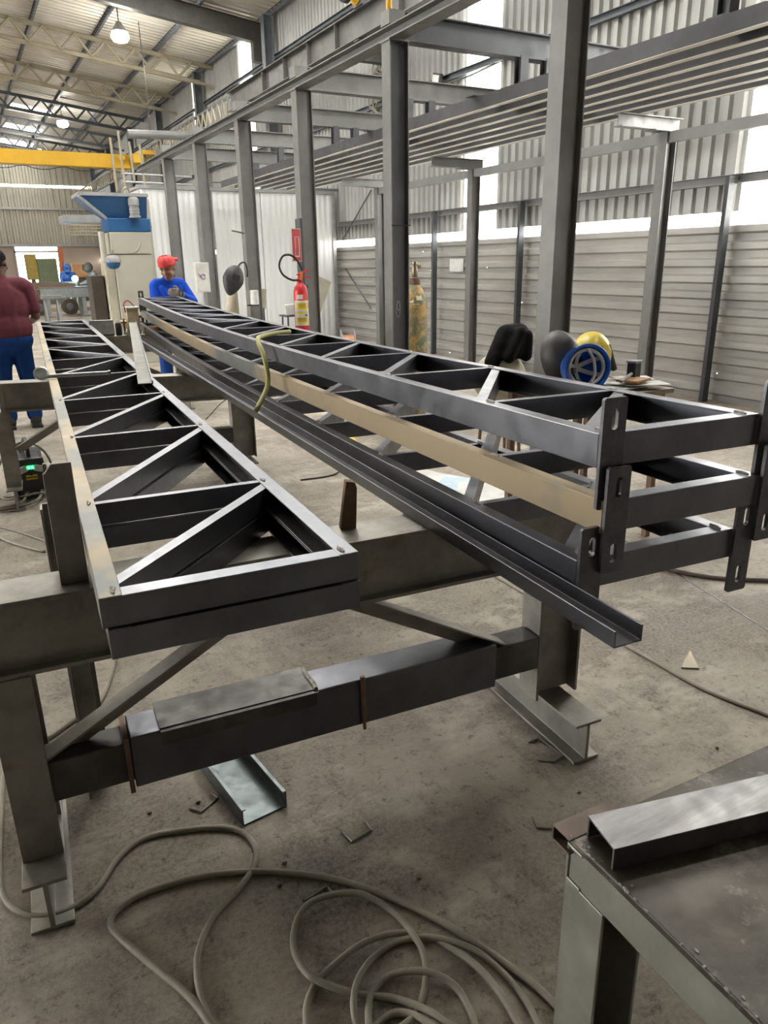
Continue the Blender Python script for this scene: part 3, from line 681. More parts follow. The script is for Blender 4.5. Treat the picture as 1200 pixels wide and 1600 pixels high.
# wind-brace rods at the far bay of the wall
tag(obj('brace_rod', MB().tube([onx(580,297,7.34),onx(535,375,7.34)], .012, 6).tube([onx(540,420,7.35),onx(580,482,7.35)], .012, 6), 'column_dark'), 'thin crossed tie rods on the wall right of the white booth', 'rod')
p_ = onz(1135,30,3.03)
t = thing('stub_post', 'short dark stub post standing on the joists at the top right corner', 'post', p_)
obj('post', MB().path(Iprof(.10,.09,.008,.008), [p_+V((0,.05,.012)), p_+V((0,.05,.7))], (1,0,0), (0,1,0)), 'column_dark', t); obj('base', MB().bb(p_+V((-.09,-.09,-.008)),p_+V((.12,.09,.012))), 'column_dark', t)
o = obj('notice_sheet', MB().bb((7.345,onx(724,415,7.35).y,1.40),(7.352,onx(703,415,7.35).y,1.60)), 'paper'); tag(o, 'pale notice sheet fixed to the lower right wall beside the middle slim post', 'notice')
# crane runway
RX = 6.5
t = thing('crane_runway', 'deep grey crane runway beam high along the right wall', 'beam', (RX,12,5.1))
obj('beam', MB().path(Iprof(.42,.22,.016,.014), [(RX,4,5.46),(RX,19.2,5.46)], (1,0,0), Z), 'runway', t, bevel=.002)
for y in (9.0,11.0,13.2,14.4,15.6,16.8): obj('stiffener', MB().bb((RX-.10,y-.006,5.06),(RX-.01,y+.006,5.44)), 'runway', t)
obj('bracket', MB().path(Iprof(.3,.16,.012,.01), [(RX-.1,12.4,5.03),(WX-.1,12.4,5.03)], (0,1,0), Z), 'runway', t)
obj('bracket', MB().path(Iprof(.3,.16,.012,.01), [(RX-.1,18.2,5.03),(WX-.1,18.2,5.03)], (0,1,0), Z), 'runway', t)
t = thing('lattice_runway', 'light zigzag lattice runway girder beyond the solid beam', 'girder', (RX,28,5))
for z in (5.02,5.46): obj('chord', MB().path(Cprof(.06,.06,.006), [(RX,19.3,z),(RX,45,z)], (1,0,0), Z), 'purlin', t)
y = 19.4; s = 0
zz = MB()
while y < 44.5:
    zz.tube([(RX-.01,y,5.0 if s else 5.42),(RX-.01,y+.22,5.42 if s else 5.0)], .018, 5); y += .22; s = 1-s
o = obj('zigzag', zz, 'lattice', t)
# crane bridge
t = thing('crane_bridge', 'yellow overhead crane bridge spanning the far hall', 'crane', (2,28,4.9))
obj('girder', MB().bb((-12.0,27.85,4.68),(5.75,28.25,5.10)), 'yellow', t, bevel=.01)
obj('end_carriage', MB().bb((5.72,27.1,4.78),(6.05,29.0,5.06)), 'yellow', t, bevel=.02)
obj('wheel_beam', MB().bb((6.0,27.3,5.07),(6.47,28.8,5.2)), 'yellow', t, bevel=.01)
obj('end_carriage_wheel', MB().lathe([(.14,-.05),(.16,-.04),(.16,.04),(.14,.05)], (6.12,27.4,4.9), (1,0,0), 20), 'column_dark', t)
obj('motor', MB().lathe([(.08,0),(.11,.02),(.11,.26),(.06,.3)], (5.45,27.75,4.95), (0,-1,0), 16), 'yellow', t)
obj('festoon_cable', MB().tube(smooth_pts([(x,27.83,4.66-.12*abs(math.sin(x*2.6))) for x in [1.5+.2*i for i in range(21)]], 3), .012, 6), 'black', t)
t = thing('chain_hoist', 'yellow and dark chain hoist at the top edge, on the runway', 'hoist', (6.3,12.2,5.6))
obj('body', MB().lathe([(.08,0),(.14,.03),(.14,.32),(.08,.36)], (6.30,12.25,5.62), (1,0.2,0), 18), 'yellow', t, smooth='auto')
obj('cap', MB().lathe([(.10,0),(.15,.02),(.15,.1),(.1,.12)], (6.2,12.23,5.62), (-1,-.2,0), 18), 'black', t, smooth='auto')
obj('trolley', MB().bb((6.36,12.1,5.462),(6.6,12.4,5.56)), 'column_dark', t)
o = obj('yellow_pipe', MB().tube([(3.63,6.40,3.50),(3.63,6.40,4.6)], .026, 12), 'yellow', smooth='auto'); tag(o, 'thin yellow pipe rising from the head beam over the chalk-marked column', 'pipe')
t = thing('floodlight', 'small square floodlight on a thin arm on the upper wall', 'floodlight', onx(683,127,7.25))
q = onx(683,127,7.2)
obj('body', MB().box(q, (.06,.22,.22), M.Rotation(.25,3,'X')), 'black', t, bevel=.008); obj('lens', MB().box(q+V((-.034,0,0)), (.006,.18,.17), M.Rotation(.25,3,'X')), 'white_pl', t)
obj('arm', MB().tube([q+V((.05,-.05,-.06)), onx(735,118,7.25), onx(790,92,7.36)], .014, 6), 'column_dark', t)
mb = MB()
for i in range(9):
    p_ = [onx(582+random.uniform(-4,18), 92+j*15, 7.33-.012*i)+V((0,random.uniform(-.1,.1),0)) for j in range(7)]
    mb.tube(smooth_pts(p_, 5), .009, 5)
tag(obj('cable_bundle', mb, 'cable', smooth=True), 'tangled pale cables hanging on the upper wall left of the chalk-marked column', 'cables')
# ------------------------------------------------------------------ white panel booth
BY = 15.2
t = thing('panel_booth', 'white insulated panel booth standing behind the front columns', 'booth', (5.3,BY+1,0))
x = 3.25; W_ = [1.0,.22,1.05,1.0,1.0]; i = 0
edges = [3.25,4.32,4.62,5.60,6.45,7.20]
for k in range(5):
    a, b = edges[k]+.008, edges[k+1]-.008; yy = BY+(0 if k != 1 else .10)
    prof = MB(); n = max(2, round((b-a)/.12)); vs = []
    for z in (.02,2.92):
        for i in range(n*4+1):
            f = i/4; rib = (.008 if i % 4 in (1,2) else 0)
            vs.append(V((a+(b-a)*i/(n*4), yy-rib, z)))
    m_ = n*4+1
    prof.add(vs, [(j_, j_+1, j_+1+m_, j_+m_) for j_ in range(m_-1)]); prof.bb((a,yy+.002,.02),(b,yy+.06,2.92))
    obj('wall_panel', prof, 'white', t)
obj('side_panel', MB().bb((3.25,BY+.08,.02),(3.31,BY+2.2,2.92)), 'white', t)
obj('corner_trim', MB().bb((7.17,BY-.03,0),(7.25,BY+.05,2.95)), 'trim_grey', t, bevel=.004)
obj('corner_trim', MB().bb((4.28,BY-.025,0),(4.34,BY-.010,2.92)), 'trim_grey', t)
obj('top_trim', MB().bb((3.2,BY-.03,2.925),(7.25,BY+.06,2.99)), 'trim_grey', t)
obj('top_cover', MB().bb((3.2,BY+.06,2.93),(7.2,BY+2.2,2.97)), 'trim_grey', t)
o = obj('metal_tube_bar', MB().path(Rprof(.05,.05), [(6.30,BY+.01,3.04),(7.35,BY+.01,3.04)], (0,1,0), Z), 'column'); o.name = 'metal_bar'
tag(o, 'short grey metal bar high at the right end of the white booth', 'bar')

# ------------------------------------------------------------------ beige machine with blue hopper
t = thing('blasting_machine', 'tall beige machine with a blue hopper on top', 'machine', (2.55,13.3,0))
obj('cabinet', MB().bb((2.27,13.0,0),(2.86,13.6,1.74)), 'beige', t, bevel=.012)
obj('cabinet_head', MB().bb((2.24,12.98,1.745),(2.88,13.62,2.08)), 'beige', t, bevel=.012)
obj('side_column', MB().bb((2.12,13.05,0),(2.265,13.5,1.62)), mat('machine_cream', (.50,.47,.37), .5), t, bevel=.01)
ar = [(2.52+.17*math.cos(a_), 12.972, 1.93+.17*math.sin(a_)) for a_ in [-PI*.45+PI*.45*i/10 for i in range(11)]]
obj('embossed_arc', MB().tube(ar, .01, 6), 'beige', t)
obj('blue_band', MB().bb((2.23,12.97,2.085),(2.89,13.63,2.28)), 'blue', t, bevel=.01)
hv = [(2.26,13.05,2.285),(2.86,13.05,2.285),(2.86,13.6,2.285),(2.26,13.6,2.285),(1.86,12.9,2.60),(2.86,12.9,2.60),(2.86,13.7,2.60),(1.86,13.7,2.60)]
obj('hopper', MB().add(hv, [(0,1,5,4),(1,2,6,5),(2,3,7,6),(3,0,4,7),(0,3,2,1)]), 'blue', t)
rm = MB()
for a_, b_ in ((4,5),(5,6),(6,7),(7,4)): rm.path(Rprof(.05,.05), [V(hv[a_])+Z*.045, V(hv[b_])+Z*.045], (V(hv[b_])-V(hv[a_])).cross(Z), Z)
obj('hopper_rim', rm, 'trim_grey', t)
obj('hopper_edge', MB().path(Rprof(.05,.04), [V(hv[0])+V((-.01,-.01,.0)), V(hv[4])+V((-.01,-.01,.0))], (0,1,0), None), 'trim_grey', t)
mo = obj('motor', MB().lathe([(.09,0),(.09,.02),(.075,.03),(.075,.17),(.085,.18),(.085,.27),(.06,.30)], (2.64,12.88,2.285), (0,0,1), 20), 'grey_pl', t, smooth='auto')
obj('motor_fin', MB().lathe([(.082,0),(.082,.01)], (2.64,12.88,2.36), n=20).lathe([(.082,0),(.082,.01)], (2.64,12.88,2.40), n=20), 'trim_grey', mo)
obj('pipe_stub', MB().tube([(2.13,13.1,1.62),(2.13,13.1,2.08)], .05, 12), 'beige', t)
lp = V((2.20,12.75,1.62))
la = thing('filter_bowl', 'blue and grey dome-shaped fitting on the left side of the beige machine', 'fitting', lp)
obj('dome', MB().lathe([(.02,.11),(.07,.10),(.115,.06),(.125,.015),(.125,0)], lp, n=20), 'grey_pl', la, smooth='auto')
obj('bowl', MB().lathe([(.11,0),(.105,-.045),(.065,-.09),(.015,-.105)], lp, n=20), 'blue', la, smooth='auto')
obj('bracket', MB().tube([lp+V((0,0,.11)), lp+V((.03,.1,.17)), lp+V((.06,.3,.17))], .02, 8), 'bolt', la)
t = thing('dust_tank', 'tall beige cylindrical tank behind the machine', 'tank', (3.0,14.55,0))
obj('tank', MB().lathe([(.22,0),(.25,.02),(.25,2.66),(.24,2.69),(.08,2.70)], (3.0,14.55,0), n=28), 'beige', t, smooth='auto')
obj('band', MB().lathe([(.256,0),(.256,.05)], (3.0,14.55,2.2), n=28), 'trim_grey', t); obj('top_pipe', MB().tube(smooth_pts([(2.9,14.4,2.70),(2.88,14.35,2.82),(2.80,14.3,2.84),(2.74,14.3,2.70)]), .012, 8), 'cable', t)
o = obj('dark_cabinet', MB().bb((1.90,13.2,0),(2.10,13.7,1.42)), MT.setdefault('dark_panel', mat('dark_brown_panel', (.06,.045,.035), .7)), bevel=.01); tag(o, 'dark narrow cabinet just left of the beige machine', 'cabinet')

# ------------------------------------------------------------------ fire extinguisher on the third column
E_ = V((3.50,8.34,.78))
t = thing('fire_extinguisher', 'red fire extinguisher with yellow labels hanging on the column', 'extinguisher', E_)
obj('cylinder', MB().lathe([(.07,0),(.082,.015),(.084,.03),(.084,.46),(.07,.52),(.04,.555),(.03,.57)], E_, n=28), 'red', t, smooth='auto')
obj('head', MB().lathe([(.03,0),(.035,.02),(.03,.06),(.02,.08)], E_+Z*.565, n=16), 'red', t, smooth='auto')
obj('lever', MB().box(E_+V((.03,-.02,.68)), (.16,.025,.02), M.Rotation(-.35,3,'Y')).box(E_+V((.05,-.02,.635)), (.15,.022,.016), M.Rotation(.1,3,'Y')), 'red', t, bevel=.004)
obj('pull_tag', MB().box(E_+V((-.005,-.05,.64)), (.03,.006,.09), M.Rotation(.2,3,'Y')), mat('orange_tag', (.8,.2,.03), .5), t)
hs = [E_+V(p_) for p_ in ((-.01,-.03,.60),(-.12,-.05,.60),(-.23,-.06,.66),(-.27,-.06,.76),(-.22,-.06,.86),(-.12,-.05,.87),(-.03,-.04,.80),(.02,-.03,.70))]
obj('hose', MB().tube(smooth_pts(hs), .012, 8), 'rubber', t, smooth=True)
def wrap(z0, z1, a0, a1, m_, nm='label_band', r_=.0858):
    mb = MB(); n = 12; vs = [E_+V((r_*math.sin(a0+(a1-a0)*i/n), -r_*math.cos(a0+(a1-a0)*i/n), z)) for z in (z0,z1) for i in range(n+1)]
    mb.add(vs, [(i,i+1,i+n+2,i+n+1) for i in range(n)]); return obj(nm, mb, m_, t)
wrap(.085,.37,-1.5,1.5,'white_pl'); wrap(.27,.345,-1.15,.5,'label_y', r_=.087); wrap(.115,.18,-1.2,.55,'label_y', r_=.087); wrap(.225,.245,-1.1,.6,'label_y', r_=.087)
wrap(.385,.435,-.95,-.1,'white_pl'); wrap(.192,.215,.1,.5,'spot_blue', r_=.087)
wrap(.28,.34,.62,1.1,mat('pink_print', (.75,.25,.4), .5), r_=.087)
for z in (.295,.312,.328,.135,.15,.165): wrap(z,z+.005,-.95,.25,'black','print_line',r_=.0876)
obj('wall_hook', MB().bb((E_.x+.0,E_.y+.05,E_.z+.5),(E_.x+.12,E_.y+.14,E_.z+.54)), 'column_dark', t)
# sign above it (on the left face of the column)
S_ = V((3.47,8.44,1.62))
t = thing('extinguisher_sign', 'red sign with white frame fixed above the fire extinguisher', 'sign', S_)
obj('holder', MB().bb((3.565,8.42,1.2),(3.598,8.56,2.05)), 'column_dark', t)
Rs = M.Rotation(.12,3,'Z')
obj('board', MB().box(S_+V((.03,-.045,.14)), (.12,.008,.36), Rs), 'white_pl', t)
obj('red_field', MB().box(S_+V((.03,-.051,.14)), (.108,.006,.345), Rs), 'red', t)
obj('white_bar', MB().box(S_+V((.035,-.055,.12)), (.06,.004,.22), Rs), 'white_pl', t); obj('red_bar', MB().box(S_+V((.035,-.058,.125)), (.04,.004,.20), Rs), 'red', t)
# ------------------------------------------------------------------ at the fourth column
B_ = V((3.52,10.42,1.37))
t = thing('welding_mask', 'black welding mask hanging from the fourth column', 'mask', B_)
vs = []; n = 14
mk = MB(); mk.ell((0,0,0), (.15,.09,.21), n=18, m=12)
mk.v = [B_+V((-.17,-.05,-.02))+M.Rotation(.35,3,'Y') @ V((q.x*(1-.35*max(0,-q.z)/.21), q.y, q.z)) for q in mk.v]
obj('shell', mk, 'mask', t, smooth=True)
obj('visor', MB().box(B_+V((-.15,-.142,.02)), (.11,.012,.09), M.Rotation(.35,3,'Y')), 'black', t, bevel=.004)
obj('headband', MB().tube(smooth_pts([B_+V(p_) for p_ in ((-.10,-.03,.12),(-.04,-.03,.20),(.03,-.02,.21),(.06,-.01,.12),(.05,-.02,.02))]), .012, 8), 'black', t, smooth=True)
o = obj('hook_peg', MB().tube([(3.42,10.46,2.0),(3.598,10.50,1.97)], .012, 8), 'bolt'); tag(o, 'small steel peg sticking out of the fourth column', 'peg')
t = thing('tape_roll', 'white roll hung low on the fourth column', 'roll', (3.62,10.35,1.03))
obj('roll', MB().lathe([(.045,0),(.06,.005),(.06,.19),(.045,.195)], (3.62,10.30,1.02), n=20), 'white_pl', t, smooth='auto'); obj('clip', MB().bb((3.54,10.36,1.0),(3.70,10.41,1.02)), 'black', t)
o = baked('paper_sack', MB().caps((3.30,10.75,.02),(3.45,10.72,1.18),.24,.07).ell((3.32,10.78,.4),(.24,.18,.4)), .025, 'sack'); tag(o, 'beige cloth sack leaning on the left of the fourth column', 'sack')
t = thing('cardboard_piece', 'beige folded card standing behind the fourth column', 'card', (3.84,10.7,.9))
obj('sheet', MB().box((3.86,10.68,1.08), (.14,.02,.28), M.Rotation(.1,3,'Y')), 'sack', t); obj('stand', MB().bb((3.83,10.66,0),(3.89,10.72,.95)), 'column_dark', t)
t = thing('folding_stand', 'small dark stand holding a white printed packet', 'stand', (3.95,9.7,0))
for dx, dy in ((-.12,-.1),(.12,-.1),(-.12,.1),(.12,.1)): obj('leg', MB().tube([(3.95+dx*1.2,9.7+dy*1.2,0),(3.95+dx,9.7+dy,.88)], .012, 8), 'column_dark', t)
obj('shelf', MB().bb((3.79,9.57,.88),(4.11,9.83,.90)), 'column_dark', t)
t = thing('paper_packet', 'white and green printed packet on the small dark stand', 'packet', (3.92,9.65,.9))
obj('wrapper', MB().box((3.92,9.64,.975), (.22,.06,.14), M.Rotation(-.1,3,'Y')), 'paper', t, bevel=.01); obj('corner_label', MB().box((4.0,9.606,1.0), (.06,.004,.08), M.Rotation(-.1,3,'Y')), mat('mint_label', (.25,.6,.48), .5), t)
o = obj('leaning_board', MB().box((4.28,10.0,.70), (.22,.03,1.42), M.Rotation(.42,3,'Y')), mat('dusty_board', (.48,.45,.37), .7, 0)); tag(o, 'long beige board leaning against the white booth by the stand', 'board')
# panel box at the fifth column
B_ = V((3.52,12.46,1.16))
t = thing('panel_box', 'white box with a purple scribble on the fifth column', 'box', B_)
obj('case', MB().bb((3.40,12.40,1.14),(3.62,12.54,1.60)), 'white_pl', t, bevel=.008)
sc = [(3.50+.035*math.cos(a_)*1.3, 12.396, 1.38+.035*math.sin(a_)+.012*math.sin(2*a_)) for a_ in [PI*1.9*i/20 for i in range(21)]]
obj('scribble', MB().tube(sc, .006, 5).tube([(3.43,12.396,1.43),(3.47,12.396,1.39),(3.50,12.396,1.37)], .006, 5), mat('purple_ink', (.22,.12,.28), .6), t, label='purple scribble on the white box')
# ------------------------------------------------------------------ gas cylinder, wire reel
G_ = V((4.08,6.72,0))
t = thing('gas_cylinder', 'rusty gas cylinder with flaking green paint beside the chalk-marked column', 'cylinder', G_)
obj('body', MB().lathe([(.10,0),(.125,.01),(.128,.03),(.128,1.10),(.122,1.17),(.10,1.25),(.07,1.31),(.05,1.34)], G_, n=32), 'cyl', t, smooth='auto')
obj('collar', MB().lathe([(.052,0),(.056,.01),(.056,.07),(.045,.08)], G_+Z*1.33, n=20), 'rust', t, smooth='auto')
obj('valve', MB().lathe([(.025,0),(.032,.01),(.03,.10),(.02,.12)], G_+Z*1.41, n=12).tube([G_+V((0,0,1.50)), G_+V((.05,-.03,1.52))], .018, 8).lathe([(.03,0),(.034,.005),(.03,.03)], G_+V((.0,0,1.53)), n=12), 'brass', t, smooth='auto')
for a_, z in ((-.9,1.19),(-.45,1.17),(-.15,1.21)):
    q = G_+V((.112*math.sin(a_), -.112*math.cos(a_), z)); obj('paper_tag', MB().box(q, (.06,.004,.05), M.Rotation(a_,3,'Z') @ M.Rotation(-.45,3,'X')), mat('yellowed_tag', (.62,.56,.40), .7) if a_ == -.9 else bpy.data.materials['yellowed_tag'], t)
G2 = V((6.0,12.2,.22))
t = thing('wire_reel', 'reel of copper welding wire on its side beyond the truss stack', 'reel', (6.0,12.2,0))
ax = V((1,-.35,.05)).normalized()
obj('drum', MB().lathe([(.12,0),(.12,.22)], G2-ax*.11, ax, 24), 'copper', t, smooth='auto')
for s in (-1,1): obj('flange', MB().lathe([(.03,0),(.21,0),(.21,.012),(.03,.012)], G2+ax*(.115*s)-ax*.006, ax, 24), 'trim_grey', t)
o = obj('reel_rest', MB().bb((5.75,12.0,0),(6.25,12.4,.02)), 'wood'); tag(o, 'thin wooden board under the copper wire reel', 'board')

# ------------------------------------------------------------------ table with helmets
TT = .875; tx0, tx1, ty0, ty1 = 2.66, 3.36, 2.78, 3.42
t = thing('work_table', 'worn board table cluttered with helmets and papers behind the stack', 'table', (3.0,3.1,0))
obj('tabletop', MB().bb((tx0,ty0,TT-.025),(tx1,ty1,TT)), 'tabletop', t, bevel=.004)
obj('apron', MB().bb((tx0+.04,ty0+.03,TT-.085),(tx1-.04,ty0+.055,TT-.026)), 'wood', t)
obj('apron', MB().bb((tx0+.04,ty1-.055,TT-.085),(tx1-.04,ty1-.03,TT-.026)), 'wood', t)
for x_, y_ in ((tx0+.05,ty0+.05),(tx1-.05,ty0+.05),(tx0+.05,ty1-.05),(tx1-.05,ty1-.05)):
    obj('leg', MB().path(Rprof(.035,.035), [(x_,y_+.0175,0),(x_,y_+.0175,TT-.026)], (1,0,0), (0,1,0)), 'rust', t, label='rust-brown table leg')
HC = V((2.92,3.0,TT+.122)); view = M.Rotation(.70,3,'Z') @ (CAMP-HC).normalized(); hx = Z.cross(view).normalized(); hy = view.cross(hx)
RH = M((hx,hy,view)).transposed()
t = thing('safety_helmet', 'blue safety helmet on its side, white harness facing out', 'helmet', V((HC.x,HC.y,TT)))
sh = MB(); n = 32; rings = []
for i in range(9):
    a_ = PI/2*i/8; rings.append((math.cos(a_), math.sin(a_)))
vs = []; fs = []
for sc_, in_ in ((1,0),(.955,1)):
    for r_, d_ in rings:
        for k in range(n): vs.append(HC+RH @ V((.145*sc_*r_*math.cos(2*PI*k/n), .118*sc_*r_*math.sin(2*PI*k/n), -.145*sc_*d_)))
m_ = 9*n
for b_ in (0, m_):
    for i in range(8):
        for k in range(n): fs.append((b_+i*n+k, b_+i*n+(k+1)%n, b_+(i+1)*n+(k+1)%n, b_+(i+1)*n+k))
for k in range(n): fs.append((k,(k+1)%n,m_+(k+1)%n,m_+k))
sh.add(vs, fs); obj('shell', sh, 'helmet_blue', t, smooth='auto')
br = [HC+RH @ V((.150*math.cos(2*PI*k/n), .122*math.sin(2*PI*k/n), .002)) for k in range(n)]
obj('rim', MB().tube(br, .007, 6, closed=True), 'helmet_blue', t, smooth=True)
pk = MB(); pv = []
for k in range(13):
    a_ = -PI*.35+PI*.7*k/12+PI; 
    for e_ in (0,.045*math.cos((a_-PI)*1.3)): pv.append(HC+RH @ V(((.147+e_)*math.cos(a_), (.12+e_)*math.sin(a_), .004+e_*.3)))
pk.add(pv, [(2*i,2*i+1,2*i+3,2*i+2) for i in range(12)]); obj('peak', pk, 'helmet_blue', t, smooth=True)
inn = MB().ell(HC+RH @ V((0,0,-.03)), (.135,.11,.10), RH, 24, 10)
inn.v = [q for q in inn.v]
bw = [HC+RH @ V((.118*math.cos(2*PI*k/24), .095*math.sin(2*PI*k/24), -.012)) for k in range(24)]
obj('headband', MB().tube(bw, .010, 6, closed=True), 'strap', t, smooth=True)
for a_ in (.5, PI-.5, PI/2):
    pts = [HC+RH @ V((.118*math.cos(a_)*math.cos(p_)*1, .095*math.sin(a_)*math.cos(p_), -.012-.09*math.sin(p_))) for p_ in [PI*i/10 for i in range(11)]]
    obj('strap', MB().path([(-.012,0),(.012,0),(.012,-.003),(-.012,-.003)], pts, RH @ V((-math.sin(a_),math.cos(a_),0)), None), 'strap', t)
obj('size_knob', MB().box(HC+RH @ V((-.10,-.01,.0)), (.02,.03,.03), RH), 'black', t, bevel=.003)
obj('chin_strap', MB().tube(smooth_pts([HC+RH @ V(p_) for p_ in ((0,.10,.0),(.015,.04,.03),(.02,-.04,.03),(.0,-.10,.0))]), .009, 6), 'strap', t, smooth=True)
def shell(o_, rad, R, m_, root, nm='shell', cut=-.25, n=28):
    """closed dome shell with real thickness, opening to -z of R"""
    vs = []; fs = []; K = 12
    for sc_ in (1,.94):
        for i in range(K+1):
            zz = cut+(1-cut)*i/K; r_ = math.sqrt(max(0,1-zz*zz))
            for k in range(n): vs.append(V(o_)+R @ V((rad[0]*sc_*r_*math.cos(2*PI*k/n), rad[1]*sc_*r_*math.sin(2*PI*k/n), rad[2]*sc_*zz)))
    m2 = (K+1)*n
    for b_ in (0,m2):
        for i in range(K):
            for k in range(n): fs.append((b_+i*n+k, b_+i*n+(k+1)%n, b_+(i+1)*n+(k+1)%n, b_+(i+1)*n+k))
    for k in range(n): fs.append((k,(k+1)%n,m2+(k+1)%n,m2+k))
    return obj(nm, MB().add(vs, fs), m_, root, smooth='auto')
W1 = V((2.93,3.24,TT+.150))
t = thing('welding_mask', 'dark grey welding mask standing behind the blue helmet', 'mask', V((W1.x,W1.y,TT)))
R1 = M.Rotation(1.25,3,'X')
shell(W1, (.115,.155,.12), R1, 'mask', t); obj('rivet', MB().lathe([(.012,0),(.014,.004),(.008,.008)], W1+V((.02,-.118,.05)), (0,-1,.3), 12), 'bolt', t)
obj('visor', MB().box(W1+V((0,-.125,.0)), (.10,.012,.06), M.Rotation(-.25,3,'X')), 'black', t, bevel=.003)
W2 = V((3.17,3.24,TT+.150))
t = thing('welding_helmet', 'yellow welding helmet leaning beside the blue helmet', 'helmet', V((W2.x,W2.y,TT)))
R2 = M.Rotation(.55,3,'Y') @ M.Rotation(.95,3,'X')
shell(W2, (.11,.145,.12), R2, 'helmet_yellow', t); obj('visor', MB().box(W2+V((.09,-.055,-.015)), (.03,.06,.17), M.Rotation(-.45,3,'Y')), 'black', t, bevel=.008)
obj('knob', MB().lathe([(.018,0),(.018,.014),(.01,.018)], W2+V((-.04,-.105,.045)), (-.3,-1,.2), 14), 'black', t)
rng = random.Random(3)
for k in range(7):
    x_, y_ = 2.98+.05*k, 2.86+.05*((k*3) % 5); z_ = TT+.004+.005*k
    o = obj('paper_sheet', MB().box((x_,y_,z_), (.21,.15,.003), M.Rotation(rng.uniform(-.5,.9),3,'Z')), 'paper'); tag(o, 'white paper sheet in the loose pile right of the blue helmet', 'paper', 'papers on the work table')
o = obj('pen_tube', MB().tube([(3.00,2.83,TT+.06),(3.18,2.93,TT+.075)], .009, 8), 'grey_pl'); tag(o, 'grey rod lying on the papers of the work table', 'rod')
t = thing('phone_holder', 'small black box standing on the papers at the table edge', 'box', (3.27,2.97,TT+.03))
obj('body', MB().box((3.24,2.97,TT+.085), (.075,.05,.09), M.Rotation(.3,3,'Z')), 'black', t, bevel=.006); obj('cap', MB().box((3.24,2.97,TT+.135), (.085,.06,.012), M.Rotation(.3,3,'Z')), 'grey_pl', t, bevel=.003)
o = obj('brown_pad', MB().box((3.17,2.90,TT+.047), (.17,.12,.012), M.Rotation(.3,3,'Z')), 'wood'); tag(o, 'flat brown pad under the black box on the work table', 'pad')
o = baked('green_rag', MB().ell((2.68,3.02,TT+.03),(.05,.05,.03)).ell((2.72,3.04,TT+.025),(.04,.05,.025)), .008, mat('green_cloth', (.25,.5,.12), .8)); tag(o, 'light green rag at the left of the blue helmet', 'rag')
o = baked('pink_rag', MB().ell((3.16,3.28,TT+.03),(.05,.04,.03)).ell((3.2,3.26,TT+.025),(.04,.04,.025)), .008, mat('pink_cloth', (.6,.3,.28), .8)); tag(o, 'small pink rag behind the papers on the work table', 'rag')
# jacket over a sack beside the nearest column
t = thing('cloth_bundle', 'pale bundle on a stool left of the nearest column', 'bundle', (3.70,4.75,0))
baked('bundle', MB().ell((3.69,4.77,.665),(.24,.18,.20)).ell((3.75,4.77,.55),(.22,.18,.2)), .02, 'sack', t)
for dx, dy in ((-.14,-.1),(.14,-.1),(-.14,.1),(.14,.1)): obj('stool_leg', MB().tube([(3.71+dx,4.77+dy,0),(3.71+dx*.8,4.77+dy*.8,.45)], .014, 8), 'rust', t)
jk = MB().caps((3.08,4.27,.86),(3.24,4.30,1.05),.06,.09).caps((3.24,4.3,1.05),(3.38,4.32,1.06),.09,.08).ell((3.28,4.28,.97),(.15,.12,.11)).caps((3.06,4.22,.80),(3.10,4.25,.90),.035,.05).caps((3.18,4.18,.90),(3.3,4.2,1.08),.05,.05).caps((3.36,4.2,.90),(3.36,4.2,1.05),.05,.05)
jk.v = [V((q.x+.47,q.y+.42,q.z-.055)) for q in jk.v]
o = baked('black_jacket', jk, .014, 'cloth_black', sm=3); tag(o, 'black jacket thrown over the pale bundle left of the nearest column', 'jacket')

# ------------------------------------------------------------------ welding machine at left
Wm = V((.235,5.02,0)); q0 = onz(57,782,0); Wm = V((q0.x,q0.y+.10,0))
t = thing('welding_machine', 'black welding machine with green display on the floor at left', 'welder', Wm)
RW_ = M.Rotation(-.05,3,'Z')
obj('body', MB().box(Wm+V((0,.17,.155)), (.19,.38,.27), RW_), 'black', t, bevel=.02)
obj('front_panel', MB().box(Wm+V((0,-.025,.155)), (.185,.02,.26), RW_ @ M.Rotation(-.10,3,'X')), mat('charcoal_panel', (.04,.04,.04), .45), t, bevel=.012)
obj('handle', MB().tube(smooth_pts([Wm+V(p_) for p_ in ((0,.02,.28),(0,.03,.35),(0,.12,.385),(0,.24,.37),(0,.30,.29))]), .018, 8), 'black', t, smooth=True)
fy = -.046
for s in (-1,1): obj('panel_wing', MB().box(Wm+V((.05*s,fy+.004,.215)), (.055,.008,.045), M.Rotation(.35*s,3,'Y')), 'white_pl', t, bevel=.006)
sc_ = obj('display', MB().box(Wm+V((0,fy+.002,.228)), (.052,.008,.03)), 'green_led', t, bevel=.004)
def seg(cx, z):   # one zero made of seven-segment strokes
    mb = MB()
    for dx in (-.005,.005): mb.box(Wm+V((cx+dx,fy-.004,z)), (.002,.002,.016))
    for dz in (-.008,.008): mb.box(Wm+V((cx,fy-.004,z+dz)), (.011,.002,.002))
    return mb
obj('digit', seg(-.010,.228), emit('digit_glow', (.5,1,.7), 2.0), sc_); obj('digit', seg(.010,.228), bpy.data.materials['digit_glow'], sc_)
obj('knob', MB().lathe([(.012,0),(.014,.012),(.008,.016)], Wm+V((0,fy+.006,.185)), (0,-1,0), 14), 'black', t)
for z in (.166,.145): obj('yellow_strip', MB().box(Wm+V((0,fy+.006,z)), (.075,.006,.012)), 'label_y', t)
for i in range(5): obj('vent_slat', MB().box(Wm+V((0,fy+.014,.118-.018*i)), (.15,.008,.006)), 'black', t)
for i, s in enumerate((-.05,.05)): obj('socket', MB().lathe([(.016,0),(.018,.02),(.012,.024)], Wm+V((s,fy+.012,.045)), (0,-1,0), 14), 'grey_pl', t)
mb = MB()
